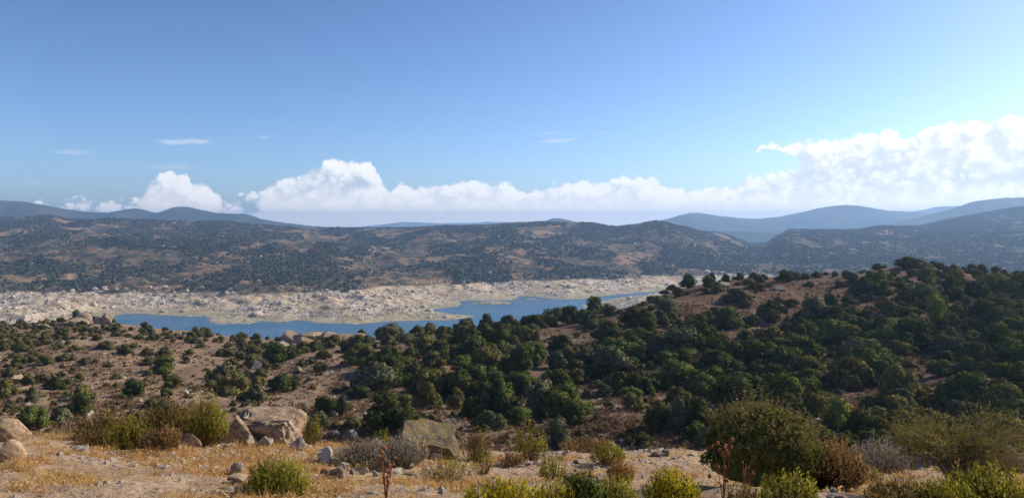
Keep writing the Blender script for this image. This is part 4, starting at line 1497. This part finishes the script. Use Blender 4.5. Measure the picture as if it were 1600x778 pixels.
shrub("bush", 800, 726, 40, 18, "brown", "low dark brown bush under the spiky yellow shrub", 16, "bush", 130, 12, .03, "stem", 1.2, .1)
shrub("shrub", 863, 752, 44, 38, "green", "feathery green shrub in the middle of the dusty knoll", 17, "shrub", 80, 22, .03, "stem", 1.1, .2, .6, None, SH)
shrub("shrub", 949, 723, 48, 32, "green", "bright green round shrub casting a shadow on bare ground", 18, "shrub", 130, 24, .03, "stem", 1.15, .35, .2, None, SH)
shrub("bush", 915, 706, 70, 20, "brown", "low brown brush along the edge behind the bright green shrub", 19, "bush", 160, 10, .03, "stem", 1.1, .2)
shrub("bush", 970, 752, 38, 34, "orange", "dry orange bush beside the path", 20, "bush", 160, 18, .026, "straw", 1.2, .1, .2)
shrub("shrub", 790, 806, 140, 50, "yellow", "yellow flowering shrub at the bottom edge", 21, "shrub", 260, 26, .024, "stem", 1.05, .3, .3, None, SH)
shrub("shrub", 912, 800, 76, 56, "deep", "dark green leafy shrub next to the yellow flowering one", 22, "shrub", 120, 16, .04, "stem", 1.0, .25, .4, None, SH)
shrub("shrub", 900, 752, 46, 14, "olive", "small dark olive tuft above the dark green leafy shrub", 23, "shrub", 70, 12, .03, "stem", 1.1, .2, .3, None, SH)
shrub("shrub", 962, 800, 74, 54, "green", "light green shrub overlapping the dark green leafy one", 24, "shrub", 160, 24, .024, "stem", 1.05, .3, .3, None, SH)
shrub("shrub", 868, 800, 60, 48, "yellow", "yellow-tipped shrub between the flowering and the dark green shrubs", 25, "shrub", 100, 20, .024, "stem", 1.05, .3, .3, None, SH)
shrub("shrub", 1050, 796, 84, 60, "yellow", "rounded yellow-green shrub in front of the bush's shadow", 26, "shrub", 220, 24, .024, "stem", 1.05, .3, .3, None, SH)
shrub("shrub", 1232, 800, 90, 58, "green", "fresh green shrub with dry flower heads below the big bush", 27, "shrub", 150, 22, .026, "stem", 1.05, .2, .5, "pale", SH)
shrub("shrub", 1160, 800, 60, 38, "olive", "dull olive shrub round the foot of the tall thistle", 28, "shrub", 110, 18, .026, "stem", 1.1, .2, .5, "straw", SH)
shrub("bush", 1298, 762, 96, 74, "brown", "rusty drooping bush against the big thorny bush", 29, "bush", 420, 20, .026, "stem", 1.1, .05, .2)
shrub("bush", 1372, 735, 84, 46, "lilac", "lilac-grey dead bush between the rusty bush and the thorn bush", 30, "bush", 420, 16, .026, "twig", 1.1, .15, .3)
shrub("bush", 1345, 752, 60, 26, "olive", "dark low tangle under the lilac-grey dead bush", 31, "bush", 160, 14, .026, "stem", 1.1, .1, .3)
shrub("shrub", 1420, 800, 116, 46, "olive", "olive shrub under the left arm of the thorn bush", 32, "shrub", 260, 20, .026, "stem", 1.1, .2, .4, "green", SH)
shrub("shrub", 1555, 800, 140, 60, "green", "bright yellow-green shrub in the bottom right corner", 33, "shrub", 300, 24, .026, "stem", 1.05, .25, .5, None, SH)
shrub("shrub", 1480, 805, 84, 52, "green", "yellow-green shrub under the middle of the thorn bush", 34, "shrub", 180, 22, .026, "stem", 1.05, .25, .4, "olive", SH)


def dome_bush(px, py, wpx, hpx, label, seed):
    """big dense thorny bush: lobed dome of small leaves, brown twig tips along the top"""
    rs = np.random.default_rng(seed)
    g = fg(px, py)
    k = g[1] / F
    w_, h_ = wpx * k, hpx * k
    root = bpy.data.objects.new("thorn_bush", None)
    COL.objects.link(root)
    root.location = (g[0], g[1] + w_ * .3, g[2])
    root["label"] = label
    root["category"] = "bush"
    n = 26000
    d = rs.normal(size=(n, 3))
    d[:, 2] = np.abs(d[:, 2]) * 1.1 - .25
    d /= np.linalg.norm(d, axis=1, keepdims=True)
    lump = 1 + .12 * sinnoise(d, 2.6, seed) + .09 * sinnoise(d, 6, seed + 1) + .05 * sinnoise(d, 13, seed + 2)
    R = lump * rs.uniform(.62, 1.03, n) ** .45
    scale = np.array([w_ * .5, w_ * .48, h_ * .62])
    P = d * R[:, None] * scale + np.array([0, 0, h_ * .36])
    ok = P[:, 2] > .01
    P, d = P[ok], d[ok]
    N = d + rs.normal(size=d.shape) * .7
    N /= np.linalg.norm(N, axis=1, keepdims=True)
    V, Q = leaf_quads(P, N, .034, rs, .6)
    me = mesh_np("foliage", V, [Q])
    set_normals(me, np.repeat(d * .7 + N * .6, 4, 0))
    link("foliage", me, PM["bushleaf"], root)
    iv, it = ico(4)
    lv_ = 1 + .12 * sinnoise(iv, 2.6, seed) + .09 * sinnoise(iv, 6, seed + 1)
    cv = iv * (lv_ * .84)[:, None] * scale + np.array([0, 0, h_ * .36])
    cv[:, 2] = np.maximum(cv[:, 2], -.05)
    link("inner_foliage", mesh_np("inner_foliage", cv, [it], True), PM["bushleaf"], root)
    m_ = 1700
    q = rs.integers(0, len(P), m_)
    q = q[(d[q][:, 2] > .05)]
    b = P[q] * .96
    dirs = d[q] * .5 + np.array([0, 0, .5]) + rs.normal(size=(len(q), 3)) * .45
    tip = b + dirs * rs.uniform(.06, .22, len(q))[:, None]
    V, Q, T = blades(b, tip, rs.normal(size=(len(q), 3)) * .015, np.full(len(q), .007))
    link("twigs", mesh_np("twigs", V, [Q, T]), PM["bushtip"], root)
    nl = len(q) * 6
    j = rs.integers(0, len(q), nl)
    PP = b[j] + (tip - b)[j] * rs.uniform(.2, 1, nl)[:, None] + rs.normal(size=(nl, 3)) * .012
    V, Q = leaf_quads(PP, rs.normal(size=(nl, 3)), .024, rs, .5)
    me = mesh_np("tip_leaves", V, [Q])
    link("tip_leaves", me, PM["bushtip"], root)


dome_bush(1205, 762, 182, 112, "big dense thorny bush with brownish top casting a dark shadow", 60)


def arching_bush(px, py, wpx, hpx, label, seed):
    """open thorn bush: long pale arching branches, side twigs, tiny sparse leaves"""
    rs = np.random.default_rng(seed)
    g = fg(px, py)
    k = g[1] / F
    w_, h_ = wpx * k, hpx * k
    root = bpy.data.objects.new("thorn_bush", None)
    COL.objects.link(root)
    root.location = (g[0], g[1], g[2])
    root["label"] = label
    root["category"] = "bush"
    br, tw_b, tw_t = [], [], []
    for i in range(46):
        a = rs.uniform(0, 2 * PI)
        reach = rs.uniform(.25, .56) * w_
        top = h_ * rs.uniform(.55, 1.05) * (1 - .35 * (reach / (.56 * w_)) ** 2)
        e = np.array([math.cos(a) * reach, math.sin(a) * reach * .6, top * rs.uniform(.75, 1)])
        ctrl = np.array([math.cos(a) * reach * .35, math.sin(a) * reach * .25, top * 1.0])
        t = np.linspace(0, 1, 9)[:, None]
        pts = 2 * t * (1 - t) * ctrl + t * t * e + rs.normal(size=(9, 3)) * .02 * t
        r0 = rs.uniform(.015, .025)
        br.append(tube(pts, np.linspace(r0, .002, 9), 4))
        for _ in range(34):
            q = rs.uniform(.25, 1)
            i0 = min(int(q * 8), 7)
            b = pts[i0] + (pts[i0 + 1] - pts[i0]) * (q * 8 - i0)
            dv = (pts[i0 + 1] - pts[i0])
            dv /= np.linalg.norm(dv)
            dv = dv + rs.normal(size=3) * .8
            tw_b.append(b)
            tw_t.append(b + dv * rs.uniform(.06, .26))
    V, Q = stack(br)
    link("branches", mesh_np("branches", V, [Q], True), PM["twig"], root)
    tb, tt = np.array(tw_b), np.array(tw_t)
    V, Q, T = blades(tb, tt, rs.normal(size=tb.shape) * .015, np.full(len(tb), .005))
    link("twigs", mesh_np("twigs", V, [Q, T]), PM["bushtip"], root)
    n = len(tb) * 6
    j = rs.integers(0, len(tb), n)
    P = tb[j] + (tt - tb)[j] * rs.uniform(0, 1.05, n)[:, None] + rs.normal(size=(n, 3)) * .012
    V, Q = leaf_quads(P, rs.normal(size=(n, 3)), .022, rs, .45)
    link("foliage", mesh_np("foliage", V, [Q]), PM["thornleaf"], root)


arching_bush(1492, 775, 250, 150, "open thorn bush with long pale arching branches", 71)


def thistle(px, py, hpx, stalks, label, seed, mat="red", head=.022, wpx=30, r0=.006):
    rs = np.random.default_rng(seed)
    g = fg(px, py)
    k = g[1] / F
    h_ = hpx * k
    root = bpy.data.objects.new("thistle", None)
    COL.objects.link(root)
    root.location = (g[0], g[1], g[2])
    root["label"] = label
    root["category"] = "thistle"
    root["group"] = "dry thistles on the knoll"
    iv, it = ico(2)
    heads = []
    for s in range(stalks):
        a = rs.uniform(0, 2 * PI)
        lean = rs.uniform(.1, .5) * wpx * k
        hh = h_ * rs.uniform(.72, 1.0) if s else h_
        e = np.array([math.cos(a) * lean, math.sin(a) * lean, hh])
        t = np.linspace(0, 1, 7)[:, None]
        pts = e * t + np.array([0, 0, 1]) * 0 + rs.normal(size=(7, 3)) * .006 * t - np.array([e[0], e[1], 0]) * .4 * t * (1 - t)
        parts = [tube(pts, np.linspace(r0, r0 * .5, 7), 5)]
        heads.append(pts[-1])
        for _ in range(2):
            i0 = rs.integers(2, 6)
            dv = np.array([rs.normal() * .5, rs.normal() * .5, 1.0])
            e2 = pts[i0] + dv / np.linalg.norm(dv) * h_ * rs.uniform(.1, .26)
            parts.append(tube([pts[i0], (pts[i0] + e2) * .5 + rs.normal(size=3) * .01, e2], [r0 * .6, r0 * .5, r0 * .35], 4))
            heads.append(e2)
        V, Q = stack(parts)
        link("stalk", mesh_np("stalk", V, [Q], True), PM[mat], root)
    for hd in heads:
        sp = iv * (1 + .5 * (np.arange(len(iv)) % 3 == 0))[:, None]
        r = head * rs.uniform(.45, .85)
        link("seed_head", mesh_np("seed_head", sp * np.array([r, r, r * 1.15]), [it]), PM["straw" if mat == "pale" else "orange" if mat == "straw" else mat], root).location = tuple(hd)


thistle(603, 784, 78, 6, "red-brown dry thistle with many stalks at the bottom edge", 81, "red", .018, 44)
thistle(1130, 790, 104, 6, "tallest red-brown thistle in front of the big bush's shadow", 82, "red", .022, 34)
thistle(1164, 792, 68, 5, "shorter red thistle leaning beside the tallest one", 83, "red", .012, 50)
thistle(462, 778, 50, 3, "thin dark stalk leaning over the rounded green shrub", 84, "red", .010, 46, .004)
thistle(656, 722, 36, 3, "pale dry thistle in front of the lichened boulder", 85, "straw", .024, 24, .005)
thistle(690, 722, 40, 2, "thin pale forked stalk against the lichened boulder", 86, "straw", .010, 14, .005)
thistle(951, 716, 30, 3, "small pinkish thistle behind the bright green round shrub", 87, "straw", .018, 20, .005)
thistle(1425, 735, 50, 4, "orange dry thistle beside the thorn bush", 88, "straw", .024, 26, .006)
thistle(1376, 726, 40, 3, "dark red stalk rising above the lilac-grey dead bush", 89, "red", .012, 14, .005)
thistle(1256, 790, 44, 4, "short pale thistle cluster among fresh green leaves", 90, "straw", .024, 40, .005)
thistle(1110, 726, 28, 3, "small straw thistle at the left edge of the big bush", 91, "straw", .020, 16, .004)

# ------------------------------------------------------------------ straw, litter and pebbles of the knoll
rs = np.random.default_rng(90)
n = 30000
Yg = np.sqrt(rs.uniform(6.5 ** 2, 18 ** 2, n))
Xg = rs.uniform(-.82, .82, n) * Yg
pat = fbm(Xg / 1.5, Yg / 1.5, 4, 401) + .5 * fbm(Xg / .45, Yg / .45, 2, 411)
pxg = CX + F * Xg / Yg
like = pat - .16 * (pxg > 640) - .10 * (pxg < 210) + .12 * ((pxg > 230) & (pxg < 560)) - .12 * ((pxg > 980) & (pxg < 1330))
ok = rs.uniform(.04, .30, n) < like
Xg, Yg = Xg[ok], Yg[ok]
Zg = near_z(Xg, Yg)
per = 13
n = len(Xg) * per
c = np.repeat(np.stack([Xg, Yg, Zg], -1), per, 0)
base = c + np.concatenate([rs.normal(size=(n, 2)) * .035, np.full((n, 1), -.005)], 1)
hh = np.repeat(.03 + .13 * rs.random(len(Xg)) ** 2.5, per) * rs.uniform(.5, 1.3, n)
tip = base + np.stack([rs.normal(size=n) * .5, rs.normal(size=n) * .5, np.ones(n)], -1) * hh[:, None]
V, Q, T = blades(base, tip, rs.normal(size=(n, 3)) * .016, rs.uniform(.004, .009, n))
link("dry_grass", mesh_np("dry_grass", V, [Q, T]), PM["straw"], None, kind="stuff", label="short dry straw covering the knoll", category="grass")
# curled seed husks and crumbs of dead leaf among the straw
m_ = 45000
j = rs.integers(0, len(Xg), m_)
P = np.stack([Xg[j] + rs.normal(size=m_) * .07, Yg[j] + rs.normal(size=m_) * .07, Zg[j] + rs.random(m_) ** 2 * .07], -1)
V, Q = leaf_quads(P, rs.normal(size=(m_, 3)), .026, rs, .6)
link("leaf_litter", mesh_np("leaf_litter", V, [Q]), PM["pale"], None, kind="stuff", label="crumbs of dry leaf litter lying in the straw", category="litter")
# pebbles
n = 22000
Yp = np.sqrt(rs.uniform(6.5 ** 2, 18.5 ** 2, n))
Xp = rs.uniform(-.82, .82, n) * Yp
ok = rs.uniform(-.25, .5, n) < fbm(Xp / 2.2, Yp / 2.2, 3, 501)
Xp, Yp = Xp[ok], Yp[ok]
Zp = near_z(Xp, Yp)
n = len(Xp)
w_ = .006 + .055 * rs.random(n) ** 5
S = np.stack([w_ * rs.uniform(1, 1.8, n), w_ * rs.uniform(.8, 1.3, n), w_ * rs.uniform(.5, 1.0, n)], -1)
M_PEB = mat_rock("pebble", (0.34, 0.26, 0.18), (0.56, 0.48, 0.39), (0.20, 0.15, 0.11), None, 6.0)
scatter("pebbles", np.stack([Xp, Yp, Zp], -1), S, rs.uniform(0, 6.3, n), [('b', 1, 1.1, 1.0, 9), ('b', 1, 1.3, .9, 10)], M_PEB, label="small pale pebbles strewn over the knoll", category="pebbles")

# dry heath tussocks over the bare slopes
n = 30000
q = np.stack([rs.uniform(-10, 1610, n), rs.uniform(440, 705, n)], -1)
cr_ = curve(CREST, q[:, 0])
q = q[(q[:, 1] > cr_ + 2)]
G_ = ground_many(q)
hp = fbm(G_[:, 0] / 12, G_[:, 1] / 12, 3, 601)
ok = (rs.uniform(-.35, .5, len(hp)) < hp + .1) & (G_[:, 1] > 40)
G_ = G_[ok]
n = len(G_)
per = 9
c = np.repeat(G_, per, 0)
n2 = n * per
sz = np.repeat(rs.uniform(.2, .62, n), per)
base = c + np.concatenate([rs.normal(size=(n2, 2)) * sz[:, None] * .3, np.full((n2, 1), -.03)], 1)
tip = base + np.stack([rs.normal(size=n2) * .55, rs.normal(size=n2) * .55, np.ones(n2) * .8], -1) * sz[:, None]
V, Q, T = blades(base, tip, rs.normal(size=(n2, 3)) * .04, np.repeat(rs.uniform(.06, .14, n), per))
M_HEATH = plant_mat("dry_heath", [(0.13, 0.072, 0.042), (0.21, 0.12, 0.066), (0.33, 0.22, 0.12), (0.15, 0.11, 0.055)], .15)
link("heath_tussocks", mesh_np("heath_tussocks", V, [Q, T]), M_HEATH, None, kind="stuff", label="dry brown heath tussocks on the bare slopes", category="heath")

# loose stones over the bare slopes
n = 16000
q = np.stack([rs.uniform(-10, 1610, n), rs.uniform(440, 705, n)], -1)
q = q[q[:, 1] > curve(CREST, q[:, 0]) + 2]
G_ = ground_many(q)
hp = fbm(G_[:, 0] / 14, G_[:, 1] / 14, 3, 651)
ok = (rs.uniform(-.1, .6, len(hp)) < hp + .05) & (G_[:, 1] > 30)
G_ = G_[ok]
n = len(G_)
w_ = .06 + .30 * rs.random(n) ** 3
S = np.stack([w_ * rs.uniform(1, 1.9, n), w_ * rs.uniform(.8, 1.3, n), w_ * rs.uniform(.5, .9, n)], -1)
scatter("slope_stones", G_, S, rs.uniform(0, 6.3, n), [('b', 1, 1.1, 1.0, 11), ('b', 1, 1.3, .9, 12)], M_PEB, label="loose pale stones strewn over the near slopes", category="stones")
